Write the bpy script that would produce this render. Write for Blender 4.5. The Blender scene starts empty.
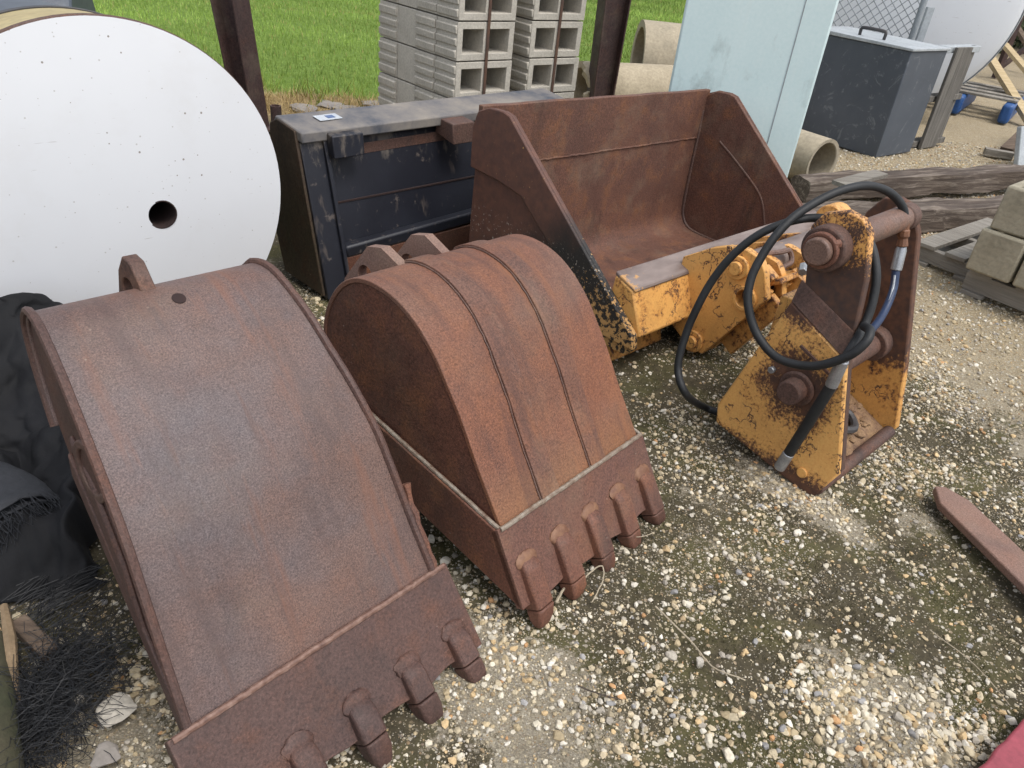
import bpy, math, random
import numpy as np
from math import sin, cos, pi, radians, atan2, hypot, sqrt
from mathutils import Vector, Matrix

random.seed(7)
rng = np.random.default_rng(11)
scene = bpy.context.scene
COL = scene.collection

# ------------------------------------------------------------------ camera
F_PX, PITCH, ROLL, CAM_H = 760.0, 0.5587, 0.114, 1.35
c_f = np.array([0, cos(PITCH), -sin(PITCH)])
_u = np.array([0, sin(PITCH), cos(PITCH)])
_r = np.array([1.0, 0, 0])
c_r = cos(ROLL) * _r + sin(ROLL) * _u
c_u = -sin(ROLL) * _r + cos(ROLL) * _u
C0 = np.array([0, 0, CAM_H])


def ray(x, y):
    return c_f + (x - 512) / F_PX * c_r + (384 - y) / F_PX * c_u


def g(x, y, z=0.0):
    """point of the survey photo at height z"""
    d = ray(x, y)
    return C0 + (z - CAM_H) / d[2] * d


def at(x, y, Y):
    d = ray(x, y)
    return C0 + Y / d[1] * d


def on_plane(x, y, T, yaw, off):
    w = np.array([cos(yaw), sin(yaw), 0])
    d = ray(x, y)
    return C0 + ((np.array(T) - C0) @ w + off) / (d @ w) * d


cam_d = bpy.data.cameras.new('camera')
cam = bpy.data.objects.new('camera', cam_d)
COL.objects.link(cam)
M = Matrix((tuple(c_r), tuple(c_u), tuple(-c_f))).transposed().to_4x4()
M.translation = Vector(C0)
cam.matrix_world = M
cam_d.sensor_fit = 'HORIZONTAL'
cam_d.sensor_width = 36
cam_d.lens = F_PX / 1024 * 36
cam_d.clip_start = 0.05
cam_d.clip_end = 2000
scene.camera = cam

# ------------------------------------------------------------------ mesh builder


class MB:
    def __init__(s):
        s.v = []
        s.f = []

    def add(s, vs, fs):
        o = len(s.v)
        s.v += [tuple(map(float, p)) for p in vs]
        s.f += [tuple(i + o for i in f) for f in fs]

    def box(s, c, size, rz=0, ry=0, rx=0):
        R = Matrix.Rotation(rz, 3, 'Z') @ Matrix.Rotation(ry, 3, 'Y') @ Matrix.Rotation(rx, 3, 'X')
        vs = []
        for dz in (-.5, .5):
            for dx, dy in ((-.5, -.5), (.5, -.5), (.5, .5), (-.5, .5)):
                vs.append(Vector(c) + R @ Vector((dx * size[0], dy * size[1], dz * size[2])))
        s.add(vs, [(3, 2, 1, 0), (4, 5, 6, 7), (0, 1, 5, 4), (1, 2, 6, 5), (2, 3, 7, 6), (3, 0, 4, 7)])

    def bar(s, p0, p1, w, h, up=(0, 0, 1), taper=1.0):
        p0, p1 = Vector(p0), Vector(p1)
        d = (p1 - p0).normalized()
        side = d.cross(Vector(up))
        if side.length < 1e-4:
            side = Vector((1, 0, 0))
        side.normalize()
        u = side.cross(d)
        vs = []
        for p, k in ((p0, 1), (p1, taper)):
            for a, b in ((-1, -1), (1, -1), (1, 1), (-1, 1)):
                vs.append(p + side * (a * w * k / 2) + u * (b * h * k / 2))
        s.add(vs, [(3, 2, 1, 0), (4, 5, 6, 7), (0, 1, 5, 4), (1, 2, 6, 5), (2, 3, 7, 6), (3, 0, 4, 7)])

    def prism(s, poly, x0, x1, xf=None):
        """polygon in (y, z) extruded along x; xf(side, y) may give x"""
        n = len(poly)
        a = sum(poly[i][0] * poly[(i + 1) % n][1] - poly[(i + 1) % n][0] * poly[i][1] for i in range(n))
        if a < 0:
            poly = poly[::-1]
        L = [((x0 if xf is None else xf(0, y)), y, z) for y, z in poly]
        R = [((x1 if xf is None else xf(1, y)), y, z) for y, z in poly]
        fs = [tuple(range(n))[::-1], tuple(range(n, 2 * n))]
        fs += [(i, (i + 1) % n, n + (i + 1) % n, n + i) for i in range(n)]
        s.add(L + R, fs)

    def plate_hole(s, poly, hc, hr, x0, x1, n=28):
        def hit(a):
            d = (cos(a), sin(a))
            best = None
            for i in range(len(poly)):
                ax, ay = poly[i][0] - hc[0], poly[i][1] - hc[1]
                bx, by = poly[(i + 1) % len(poly)][0] - hc[0], poly[(i + 1) % len(poly)][1] - hc[1]
                ex, ey = bx - ax, by - ay
                den = d[0] * ey - d[1] * ex
                if abs(den) < 1e-12:
                    continue
                t = (ax * ey - ay * ex) / den
                u = (ax * d[1] - ay * d[0]) / den
                if t > 0 and -1e-9 <= u <= 1 + 1e-9 and (best is None or t < best):
                    best = t
            return best
        ang = [2 * pi * k / n for k in range(n)] + [atan2(p[1] - hc[1], p[0] - hc[0]) % (2 * pi) for p in poly]
        ang = sorted(set(round(a, 5) for a in ang))
        m = len(ang)
        vs = []
        for x in (x0, x1):
            for a in ang:
                t = hit(a)
                vs.append((x, hc[0] + cos(a) * t, hc[1] + sin(a) * t))
            for a in ang:
                vs.append((x, hc[0] + cos(a) * hr, hc[1] + sin(a) * hr))
        fs = []
        for i in range(m):
            j = (i + 1) % m
            fs.append((i, m + i, m + j, j))
            fs.append((2 * m + i, 2 * m + j, 3 * m + j, 3 * m + i))
            fs.append((i, j, 2 * m + j, 2 * m + i))
            fs.append((m + i, 3 * m + i, 3 * m + j, m + j))
        s.add(vs, fs)

    def tube(s, path, r, n=10, cap=True):
        P = [Vector(p) for p in path]
        m = len(P)
        rs = r if isinstance(r, (list, tuple)) else [r] * m
        T = []
        for i in range(m):
            d = P[min(i + 1, m - 1)] - P[max(i - 1, 0)]
            T.append(d.normalized())
        a = Vector((0, 0, 1))
        if abs(T[0].dot(a)) > .9:
            a = Vector((1, 0, 0))
        u = (a - T[0] * a.dot(T[0])).normalized()
        vs = []
        for i in range(m):
            u = (u - T[i] * u.dot(T[i])).normalized()
            w = T[i].cross(u)
            for k in range(n):
                t = 2 * pi * k / n
                vs.append(P[i] + (u * cos(t) + w * sin(t)) * rs[i])
        fs = []
        for i in range(m - 1):
            for k in range(n):
                fs.append((i * n + k, i * n + (k + 1) % n, (i + 1) * n + (k + 1) % n, (i + 1) * n + k))
        if cap:
            fs.append(tuple(range(n))[::-1])
            fs.append(tuple((m - 1) * n + k for k in range(n)))
        s.add(vs, fs)

    def cyl(s, p0, p1, r, n=28, r1=None):
        s.tube([p0, p1], [r, r if r1 is None else r1], n)

    def ring(s, p0, p1, ro, ri, n=32):
        p0, p1 = Vector(p0), Vector(p1)
        d = (p1 - p0).normalized()
        a = Vector((0, 0, 1)) if abs(d.z) < .9 else Vector((1, 0, 0))
        u = (a - d * a.dot(d)).normalized()
        w = d.cross(u)
        vs = []
        for p, r in ((p0, ro), (p1, ro), (p1, ri), (p0, ri)):
            for k in range(n):
                t = 2 * pi * k / n
                vs.append(p + (u * cos(t) + w * sin(t)) * r)
        fs = []
        for q in range(4):
            for k in range(n):
                fs.append((q * n + k, q * n + (k + 1) % n, ((q + 1) % 4) * n + (k + 1) % n, ((q + 1) % 4) * n + k))
        s.add(vs, fs)

    def loft(s, rows, close_ends=True):
        """rows of equal length closed loops"""
        n = len(rows[0])
        vs = [p for r in rows for p in r]
        fs = []
        for i in range(len(rows) - 1):
            for k in range(n):
                fs.append((i * n + k, i * n + (k + 1) % n, (i + 1) * n + (k + 1) % n, (i + 1) * n + k))
        if close_ends:
            fs.append(tuple(range(n))[::-1])
            fs.append(tuple((len(rows) - 1) * n + k for k in range(n)))
        s.add(vs, fs)

    def build(s, name, mat, parent=None, bevel=0, smooth=35, loc=None, seg=2):
        me = bpy.data.meshes.new(name)
        me.from_pydata(s.v, [], s.f)
        me.validate()
        import bmesh
        bm = bmesh.new()
        bm.from_mesh(me)
        bmesh.ops.recalc_face_normals(bm, faces=bm.faces)
        bm.to_mesh(me)
        bm.free()
        if smooth:
            me.polygons.foreach_set('use_smooth', [True] * len(me.polygons))
            me.set_sharp_from_angle(angle=radians(smooth))
        me.materials.append(mat)
        o = bpy.data.objects.new(name, me)
        COL.objects.link(o)
        if parent is not None:
            o.parent = parent
        if loc is not None:
            o.location = loc
        if bevel:
            b = o.modifiers.new('bevel', 'BEVEL')
            b.width = bevel
            b.segments = seg
            b.limit_method = 'ANGLE'
            b.angle_limit = radians(40)
            b.harden_normals = False
        return o


def tag(o, label=None, cat=None, group=None, kind=None):
    if label:
        o['label'] = label
    if cat:
        o['category'] = cat
    if group:
        o['group'] = group
    if kind:
        o['kind'] = kind
    return o


def thing(name, label, cat, loc=(0, 0, 0), rz=0, ry=0, group=None):
    o = bpy.data.objects.new(name, None)
    COL.objects.link(o)
    o.empty_display_size = .1
    o.location = loc
    o.rotation_euler = (0, ry, rz)
    return tag(o, label, cat, group)


def np_mesh(name, V, Fc, mat, nper, colors=None, smooth=False):
    me = bpy.data.meshes.new(name)
    nv, nf = len(V), len(Fc)
    me.vertices.add(nv)
    me.vertices.foreach_set('co', V.astype(np.float32).ravel())
    me.loops.add(nf * nper)
    me.loops.foreach_set('vertex_index', Fc.astype(np.int32).ravel())
    me.polygons.add(nf)
    me.polygons.foreach_set('loop_start', np.arange(0, nf * nper, nper, dtype=np.int32))
    try:
        me.polygons.foreach_set('loop_total', np.full(nf, nper, dtype=np.int32))
    except Exception:
        pass
    me.update(calc_edges=True)
    me.polygons.foreach_set('use_smooth', np.full(nf, smooth))
    if colors is not None:
        a = me.color_attributes.new('tint', 'FLOAT_COLOR', 'POINT')
        c = np.ones((nv, 4), np.float32)
        c[:, :colors.shape[1]] = colors
        a.data.foreach_set('color', c.ravel())
    me.materials.append(mat)
    o = bpy.data.objects.new(name, me)
    COL.objects.link(o)
    return o


def catmull(P, n=8):
    P = [np.array(p, float) for p in P]
    Q = [2 * P[0] - P[1]] + P + [2 * P[-1] - P[-2]]
    out = []
    for i in range(1, len(Q) - 2):
        a, b, c, d = Q[i - 1], Q[i], Q[i + 1], Q[i + 2]
        for k in range(n):
            t = k / n
            out.append(.5 * (2 * b + (c - a) * t + (2 * a - 5 * b + 4 * c - d) * t * t + (3 * b - a - 3 * c + d) * t ** 3))
    out.append(P[-1])
    return out


# value noise on numpy arrays
_tab = rng.random((256, 256))


def vnoise(x, y, s, o=0):
    x = np.asarray(x) * s + 37.7 * o
    y = np.asarray(y) * s + 91.3 * o
    xi, yi = np.floor(x).astype(int), np.floor(y).astype(int)
    fx, fy = x - xi, y - yi
    fx = fx * fx * (3 - 2 * fx)
    fy = fy * fy * (3 - 2 * fy)
    h = lambda a, b: _tab[a & 255, b & 255]
    return (h(xi, yi) * (1 - fx) + h(xi + 1, yi) * fx) * (1 - fy) + (h(xi, yi + 1) * (1 - fx) + h(xi + 1, yi + 1) * fx) * fy


def fbm(x, y, s, o=0, n=4):
    t = 0
    a = .5
    for k in range(n):
        t = t + a * vnoise(x, y, s * 2 ** k, o + k)
        a *= .5
    return t / (1 - .5 ** n)


# ------------------------------------------------------------------ materials
class NT:
    def __init__(s, name):
        s.m = bpy.data.materials.new(name)
        s.m.use_nodes = True
        s.t = s.m.node_tree
        s.n = s.t.nodes
        s.b = s.n['Principled BSDF']
        s.co = s.n.new('ShaderNodeTexCoord')
        s.coord = s.co.outputs['Object']

    def link(s, a, b):
        s.t.links.new(a, b)

    def map(s, scale=(1, 1, 1), loc=(0, 0, 0), rot=(0, 0, 0)):
        m = s.n.new('ShaderNodeMapping')
        m.inputs['Scale'].default_value = scale
        m.inputs['Location'].default_value = loc
        m.inputs['Rotation'].default_value = rot
        s.link(s.coord, m.inputs['Vector'])
        return m.outputs[0]

    def noise(s, scale, detail=4, rough=.55, vec=None, dist=0):
        n = s.n.new('ShaderNodeTexNoise')
        n.inputs['Scale'].default_value = scale
        n.inputs['Detail'].default_value = detail
        n.inputs['Roughness'].default_value = rough
        n.inputs['Distortion'].default_value = dist
        s.link(vec or s.coord, n.inputs['Vector'])
        return n.outputs['Fac']

    def voro(s, scale, feature='F1', vec=None, rnd=1):
        n = s.n.new('ShaderNodeTexVoronoi')
        n.feature = feature
        n.inputs['Scale'].default_value = scale
        n.inputs['Randomness'].default_value = rnd
        s.link(vec or s.coord, n.inputs['Vector'])
        return n

    def ramp(s, fac, stops, interp='LINEAR'):
        r = s.n.new('ShaderNodeValToRGB')
        r.color_ramp.interpolation = interp
        e = r.color_ramp.elements
        while len(e) > 1:
            e.remove(e[-1])
        for i, (p, c) in enumerate(stops):
            if not hasattr(c, '__len__'):
                c = (c, c, c)
            k = e[0] if i == 0 else e.new(p)
            k.position = p
            k.color = (*c[:3], 1)
        s.link(fac, r.inputs['Fac'])
        return r.outputs['Color']

    def mix(s, fac, a, b, mode='MIX'):
        m = s.n.new('ShaderNodeMix')
        m.data_type = 'RGBA'
        m.blend_type = mode
        m.clamp_factor = True
        for val, sock in ((fac, m.inputs[0]), (a, m.inputs[6]), (b, m.inputs[7])):
            if hasattr(val, 'is_output') or hasattr(val, 'links'):
                s.link(val, sock)
            elif hasattr(val, '__len__'):
                sock.default_value = (*val[:3], 1)
            else:
                sock.default_value = val
        return m.outputs[2]

    def math(s, op, a, b=0.0, clamp=False):
        m = s.n.new('ShaderNodeMath')
        m.operation = op
        m.use_clamp = clamp
        for val, sock in ((a, m.inputs[0]), (b, m.inputs[1])):
            if hasattr(val, 'links'):
                s.link(val, sock)
            else:
                sock.default_value = val
        return m.outputs[0]

    def bump(s, h, strength=.3, dist=.01, prev=None):
        b = s.n.new('ShaderNodeBump')
        b.inputs['Strength'].default_value = strength
        b.inputs['Distance'].default_value = dist
        s.link(h, b.inputs['Height'])
        if prev is not None:
            s.link(prev, b.inputs['Normal'])
        return b.outputs['Normal']

    def sep(s):
        n = s.n.new('ShaderNodeSeparateXYZ')
        s.link(s.coord, n.inputs[0])
        return n.outputs

    def edge(s, radius=.01):
        b = s.n.new('ShaderNodeBevel')
        b.samples = 4
        b.inputs['Radius'].default_value = radius
        ge = s.n.new('ShaderNodeNewGeometry')
        d = s.n.new('ShaderNodeVectorMath')
        d.operation = 'DOT_PRODUCT'
        s.link(b.outputs[0], d.inputs[0])
        s.link(ge.outputs['Normal'], d.inputs[1])
        return s.ramp(d.outputs['Value'], [(.75, 1), (.985, 0)])

    def attr(s, name='tint'):
        a = s.n.new('ShaderNodeAttribute')
        a.attribute_name = name
        return a

    def out(s, color, rough=.7, normal=None, metallic=0, spec=.5):
        for val, k in ((color, 'Base Color'), (rough, 'Roughness'), (metallic, 'Metallic'), (spec, 'Specular IOR Level')):
            sock = s.b.inputs[k]
            if hasattr(val, 'links'):
                s.link(val, sock)
            elif hasattr(val, '__len__'):
                sock.default_value = (*val[:3], 1)
            else:
                sock.default_value = val
        if normal is not None:
            s.link(normal, s.b.inputs['Normal'])
        return s.m


def rust(name, a, b, orange, dark, orange_amt=.5, speck=140, rough=(.55, .8), bump=.25, dirt=.0, stain=2.2, grey=None, spk=.55, rust_band=None, edge=True, flow=False):
    t = NT(name)
    big = t.noise(3.1, 6, .6, dist=.3)
    c = t.mix(t.ramp(big, [(.35, 0), (.66, 1)]), a, b)
    med = t.noise(11, 8, .65, dist=.2)
    c = t.mix(t.math('MULTIPLY', t.ramp(med, [(.5, 0), (.72, 1)]), orange_amt), c, orange)
    streak = t.noise(stain, 7, .65, vec=t.map((3, 3, .55)), dist=.5)
    c = t.mix(t.math('MULTIPLY', t.ramp(streak, [(.54, 0), (.7, 1)]), .7), c, dark)
    if grey is not None:
        gn = t.noise(1.9, 5, .6, vec=t.map((1, 1, 1), (3.3, 1.2, 7)))
        c = t.mix(t.math('MULTIPLY', t.ramp(gn, [(.45, 0), (.68, 1)]), .75), c, grey)
    fine = t.noise(speck, 3, .7)
    c = t.mix(spk, c, t.ramp(fine, [(.3, .12), (.5, .5), (.72, .92)]), 'OVERLAY')
    fine2 = t.noise(speck * 2.7, 2, .6)
    c = t.mix(.3, c, t.ramp(fine2, [(.32, .2), (.68, .8)]), 'OVERLAY')
    if rust_band:  # brighter orange rust stain low on the plate, beside the weld
        P = t.sep()
        gz = t.math('ADD', P[2], t.math('MULTIPLY', t.math('SUBTRACT', med, .5), .1))
        k = t.ramp(gz, [(rust_band[0], rust_band[2]), (rust_band[1], 0)])
        c = t.mix(k, c, t.mix(t.ramp(fine, [(.35, 0), (.65, 1)]), (.17, .075, .032), (.31, .15, .06)))
    if flow:
        # rain streaks running down the sheet
        fs = t.noise(5, 5, .6, vec=t.map((5, .5, .5)))
        c = t.mix(t.math('MULTIPLY', t.ramp(fs, [(.52, 0), (.68, 1)]), .5), c, dark)
        fs2 = t.noise(6, 5, .6, vec=t.map((4, .4, .4), (5, 2, 9)))
        c = t.mix(t.math('MULTIPLY', t.ramp(fs2, [(.56, 0), (.7, 1)]), .45), c, orange)
    if edge:
        ed = t.math('MULTIPLY', t.edge(.009), t.ramp(t.noise(30, 4), [(.35, .1), (.65, .75)]))
        c = t.mix(t.math('MULTIPLY', ed, .6), c, (.26, .15, .11))
    # pale flecks and scratches
    fl = t.voro(38)
    fk = t.math('MULTIPLY', t.ramp(fl.outputs['Distance'], [(.06, 1), (.1, 0)]), t.ramp(t.noise(7, 2), [(.6, 0), (.66, 1)]))
    c = t.mix(t.math('MULTIPLY', fk, .45), c, (.34, .27, .22))
    if dirt:
        dn = t.noise(5, 6, .7, vec=t.map((1, 1, 1), (9, 2, 1)))
        c = t.mix(t.math('MULTIPLY', t.ramp(dn, [(.5, 0), (.7, 1)]), dirt), c, (.25, .2, .14))
    r = t.ramp(med, [(.3, rough[0]), (.7, rough[1])])
    n1 = t.bump(fine, bump, .004)
    n2 = t.bump(med, .25, .006, n1)
    n3 = t.bump(big, .3, .02, n2)
    return t.out(c, r, n3, spec=.4)


M_ = {}
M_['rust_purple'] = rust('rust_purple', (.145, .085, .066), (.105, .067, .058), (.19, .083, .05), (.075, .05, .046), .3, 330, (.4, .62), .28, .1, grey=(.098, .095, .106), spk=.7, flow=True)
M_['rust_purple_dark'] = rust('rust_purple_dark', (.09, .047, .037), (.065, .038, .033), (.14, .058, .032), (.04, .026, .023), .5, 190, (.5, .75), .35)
M_['rust_orange'] = rust('rust_orange', (.185, .075, .042), (.14, .06, .037), (.25, .1, .045), (.085, .042, .032), .5, 230, (.48, .72), .28, .1, grey=(.125, .082, .066), spk=.6, rust_band=(.19, .3, .55), flow=True)
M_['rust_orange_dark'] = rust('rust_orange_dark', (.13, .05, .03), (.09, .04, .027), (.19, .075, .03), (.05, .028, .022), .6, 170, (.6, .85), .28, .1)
M_['rust_loader'] = rust('rust_loader', (.13, .06, .04), (.095, .047, .035), (.19, .08, .035), (.035, .023, .02), .75, 170, (.5, .8), .25, .25, stain=1.6)
M_['rust_brown'] = rust('rust_brown', (.1, .055, .042), (.07, .042, .036), (.16, .065, .034), (.04, .026, .024), .5, 150, (.55, .8), .3, .15)
M_['rust_post'] = rust('rust_post', (.05, .027, .024), (.035, .021, .021), (.075, .032, .02), (.02, .014, .014), .4, 80, (.55, .8), .25, .2)
M_['rust_tooth'] = rust('rust_tooth', (.15, .063, .04), (.105, .05, .036), (.22, .085, .04), (.06, .032, .026), .7, 220, (.5, .75), .4, .15)
M_['rust_lip'] = rust('rust_lip', (.14, .066, .045), (.11, .054, .043), (.18, .075, .038), (.075, .042, .035), .5, 190, (.5, .75), .3, .15)
M_['rust_strap'] = rust('rust_strap', (.165, .07, .042), (.125, .06, .042), (.22, .09, .042), (.08, .042, .034), .6, 180, (.55, .8), .28, .2, grey=(.11, .075, .062), spk=.6, rust_band=(.19, .27, .5), flow=True)
M_['rust_bar'] = rust('rust_bar', (.22, .135, .105), (.18, .11, .087), (.24, .125, .085), (.14, .085, .07), .4, 240, (.6, .85), .25, .2)
M_['pin'] = rust('pin_steel', (.17, .105, .08), (.11, .068, .054), (.2, .085, .045), (.07, .045, .04), .6, 200, (.4, .65), .2)


def weld_mat():
    t = NT('weld_bead')
    n = t.noise(60, 4)
    c = t.ramp(n, [(.3, (.13, .08, .055)), (.5, (.21, .165, .125)), (.7, (.29, .26, .215))])
    return t.out(c, .55, t.bump(n, .5, .004))


M_['weld'] = weld_mat()


def simple_early(name, c1, c2):
    t = NT(name)
    n = t.noise(60, 4)
    return t.out(t.mix(t.ramp(n, [(.35, 0), (.65, 1)]), c1, c2), .65, t.bump(n, .4, .003))


def weld_rust():
    t = NT('weld_rusty')
    n = t.noise(70, 4)
    c = t.ramp(n, [(.3, (.09, .045, .035)), (.5, (.17, .095, .07)), (.72, (.26, .17, .135))])
    return t.out(c, .6, t.bump(n, .5, .004))


M_['weld_rust'] = weld_rust()
M_['weld_root'] = simple_early('weld_root', (.14, .064, .038), (.21, .108, .06))


def paint(name, col, col2, chip_lo, chip_hi, grime=.3, zones=None, chipscale=9, rustc=((.065, .034, .025), (.13, .058, .032))):
    """worn paint over rusted steel. zones: list of (kind, params) masks where the paint is gone"""
    t = NT(name)
    base = t.noise(3.7, 5)
    c = t.mix(t.ramp(base, [(.35, 0), (.65, 1)]), col, col2)
    gr = t.noise(6, 7, .7)
    c = t.mix(t.math('MULTIPLY', t.ramp(gr, [(.48, 0), (.74, 1)]), grime), c, (.22, .12, .05))
    rn = t.noise(40, 5)
    rc = t.mix(t.ramp(rn, [(.35, 0), (.65, 1)]), rustc[0], rustc[1])
    n1 = t.noise(chipscale, 9, .68, dist=.15)
    n2 = t.noise(chipscale * 6, 5, .65)
    s = t.math('ADD', t.math('MULTIPLY', n1, .55), t.math('MULTIPLY', n2, .45))
    s = t.math('ADD', s, t.math('MULTIPLY', t.edge(.012), .1))
    zone = None
    # scratchy cracks
    wn = t.n.new('ShaderNodeTexNoise')
    wn.inputs['Scale'].default_value = 24
    wn.inputs['Detail'].default_value = 5
    t.link(t.coord, wn.inputs['Vector'])
    wv = t.n.new('ShaderNodeMix')
    wv.data_type = 'RGBA'
    wv.blend_type = 'LINEAR_LIGHT'
    wv.inputs[0].default_value = .07
    t.link(t.coord, wv.inputs[6])
    t.link(wn.outputs['Color'], wv.inputs[7])
    v = t.voro(9, 'DISTANCE_TO_EDGE', vec=wv.outputs[2])
    cr = t.math('MULTIPLY', t.ramp(v.outputs['Distance'], [(.012, 1), (.03, 0)]), t.ramp(t.noise(13, 4, vec=t.map((1, 1, 1), (4, 5, 6))), [(.5, 0), (.56, 1)]))
    soft = None
    if zones:
        P = t.sep()
        zone = 0.0
        for z in zones:
            if z[0] == 'z>':
                m = t.math('MULTIPLY', t.math('SUBTRACT', P[2], z[1]), z[2])
            elif z[0] == 'z<':
                m = t.math('MULTIPLY', t.math('SUBTRACT', z[1], P[2]), z[2])
            else:
                dy = t.math('SUBTRACT', P[1], z[1])
                dz = t.math('SUBTRACT', P[2], z[2])
                d = t.math('SQRT', t.math('ADD', t.math('MULTIPLY', dy, dy), t.math('MULTIPLY', dz, dz)))
                m = t.math('MULTIPLY', t.math('SUBTRACT', z[3], d), z[4])
            m = t.math('MINIMUM', t.math('MAXIMUM', m, -.12), .45)
            zone = m if not hasattr(zone, 'links') else t.math('MAXIMUM', zone, m)
        fray = t.math('ADD', t.math('MULTIPLY', t.math('SUBTRACT', n1, .5), .55), t.math('MULTIPLY', t.math('SUBTRACT', n2, .5), .7))
        soft = t.math('ADD', zone, fray)
        s = t.math('ADD', s, t.math('MULTIPLY', t.math('MAXIMUM', zone, 0.0), .25))
    chip = t.ramp(s, [(chip_lo, 0), (chip_hi, 1)])
    chip = t.math('MAXIMUM', chip, cr)
    halo = t.ramp(s, [(chip_lo - .05, 0), (chip_lo, .55)])
    c = t.mix(halo, c, (.33, .12, .03))
    fine = t.noise(160, 3)
    c = t.mix(.25, c, t.ramp(fine, [(.3, .25), (.7, .75)]), 'OVERLAY')
    if soft is not None:
        c = t.mix(t.ramp(soft, [(-.0, 0), (.1, .35), (.1001, .35)]), c, (.27, .105, .03))
        chip = t.math('MAXIMUM', chip, t.ramp(soft, [(.08, 0), (.2, 1)]))
    c = t.mix(chip, c, rc)
    r = t.mix(chip, (.42, .42, .42), (.8, .8, .8))
    inv = t.math('SUBTRACT', 1.0, chip)
    nn = t.bump(inv, .35, .002)
    nn = t.bump(n2, .12, .004, nn)
    return t.out(c, r, nn)


YEL, YEL2 = (.72, .385, .115), (.64, .33, .095)
M_['yellow'] = paint('yellow_paint', YEL, YEL2, .6, .63, .35)
M_['yellow_worn'] = paint('yellow_paint_worn', YEL, YEL2, .53, .58, .7)
M_['yellow_beam'] = paint('yellow_beam', YEL, YEL2, .56, .62, .5, chipscale=14)
M_['yellow_cover'] = paint('yellow_cover', (.76, .42, .135), (.68, .36, .11), .6, .622, .25, [('spot', .14, .287, .145, 3.4), ('z>', .4, 2.2), ('z<', .07, 5.0)], chipscale=17)
M_['yellow_side'] = paint('yellow_side_plate', YEL, YEL2, .56, .6, .5, [('z>', .2, 3.0), ('spot', .14, .287, .1, 4.0)])
M_['yellow_ear'] = paint('yellow_ear_plate', YEL, YEL2, .5, .54, .7, [('z<', .705, 4.5), ('spot', .19, .69, .085, 3.0)], chipscale=26, rustc=((.055, .035, .03), (.1, .05, .032)))
M_['black_cheek'] = paint('cheek_paint', (.022, .02, .019), (.03, .024, .021), .52, .62, .2, [('z>', .34, 1.6)], 8, ((.085, .04, .028), (.125, .055, .034)))


def yellow_on_black():
    # cheek of the loader: rust at the top, black in the middle, flaking yellow near the lower tip
    t = NT('loader_cheek_outside')
    P = t.sep()
    nb = t.noise(7, 6, .65)
    rn = t.noise(30, 5)
    rustc = t.mix(t.ramp(rn, [(.35, 0), (.65, 1)]), (.085, .04, .03), (.125, .055, .036))
    zz = t.math('ADD', P[2], t.math('MULTIPLY', t.math('SUBTRACT', nb, .5), .3))
    zz = t.math('ADD', zz, t.math('MULTIPLY', t.math('SUBTRACT', P[1], .34), .6))
    c = t.mix(t.ramp(zz, [(.33, 0), (.5, 1)]), (.018, .016, .015), rustc)
    fl = t.noise(55, 6, .7)
    low = t.ramp(t.math('ADD', P[2], t.math('MULTIPLY', t.math('MAXIMUM', t.math('SUBTRACT', P[1], .25), 0.0), .5)), [(.12, .47), (.36, .66)])
    k = t.ramp(t.math('SUBTRACT', fl, low), [(-.0, 0), (.03, 1)])
    c = t.mix(k, c, (.47, .27, .1))
    k2 = t.math('MULTIPLY', t.ramp(t.noise(75, 5, .7), [(.6, 0), (.63, 1)]), t.ramp(t.math('ABSOLUTE', t.math('SUBTRACT', P[2], .27)), [(0, 1), (.08, 0)]))
    c = t.mix(k2, c, (.5, .45, .38))
    return t.out(c, .6, t.bump(fl, .25, .004))


M_['cheek'] = yellow_on_black()


def beam_top():
    t = NT('beam_worn_top')
    P = t.sep()
    n = t.noise(4, 6, .6, vec=t.map((1.2, 4, 4)))
    c = t.ramp(n, [(.3, (.12, .085, .075)), (.5, (.19, .15, .135)), (.7, (.25, .2, .18))])
    y = t.noise(30, 6, .7)
    ex = t.ramp(P[0], [(.02, .48), (.12, .64)])
    k = t.ramp(t.math('SUBTRACT', y, ex), [(-.02, 0), (.03, 1)])
    c = t.mix(k, c, (.45, .25, .1))
    return t.out(c, .6, t.bump(y, .2, .003))


M_['beam_top'] = beam_top()


def black_paint():
    t = NT('navy_black_paint')
    n = t.noise(2.5, 6, .6)
    c = t.mix(t.ramp(n, [(.4, 0), (.65, 1)]), (.006, .007, .013), (.013, .015, .023))
    P = t.sep()
    d = t.noise(9, 8, .72, vec=t.map((1.6, 1.6, .5)))
    k = t.ramp(t.math('ADD', d, t.math('MULTIPLY', t.math('SUBTRACT', P[2], .46), .9)), [(.57, 0), (.68, .6)])
    c = t.mix(k, c, (.16, .135, .11))
    d2 = t.noise(22, 5, .7)
    c = t.mix(t.math('MULTIPLY', t.ramp(d2, [(.62, 0), (.7, 1)]), .5), c, (.17, .14, .12))
    dr = t.noise(16, 4, .6, vec=t.map((1, 1, .18)))
    c = t.mix(t.math('MULTIPLY', t.ramp(dr, [(.62, 0), (.7, 1)]), .4), c, (.15, .12, .1))
    return t.out(c, .5, t.bump(d2, .1, .004))


M_['navy'] = black_paint()


def dusty_ledge():
    t = NT('dusty_ledge')
    n = t.noise(4, 7, .7)
    c = t.ramp(n, [(.3, (.045, .055, .075)), (.48, (.15, .14, .135)), (.7, (.26, .23, .19))])
    return t.out(c, .7, t.bump(n, .2, .004))


M_['ledge'] = dusty_ledge()
M_['olive_rust'] = rust('olive_side', (.045, .03, .018), (.032, .026, .013), (.065, .03, .015), (.02, .014, .01), .5, 80, (.6, .85), .2, .1)


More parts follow.
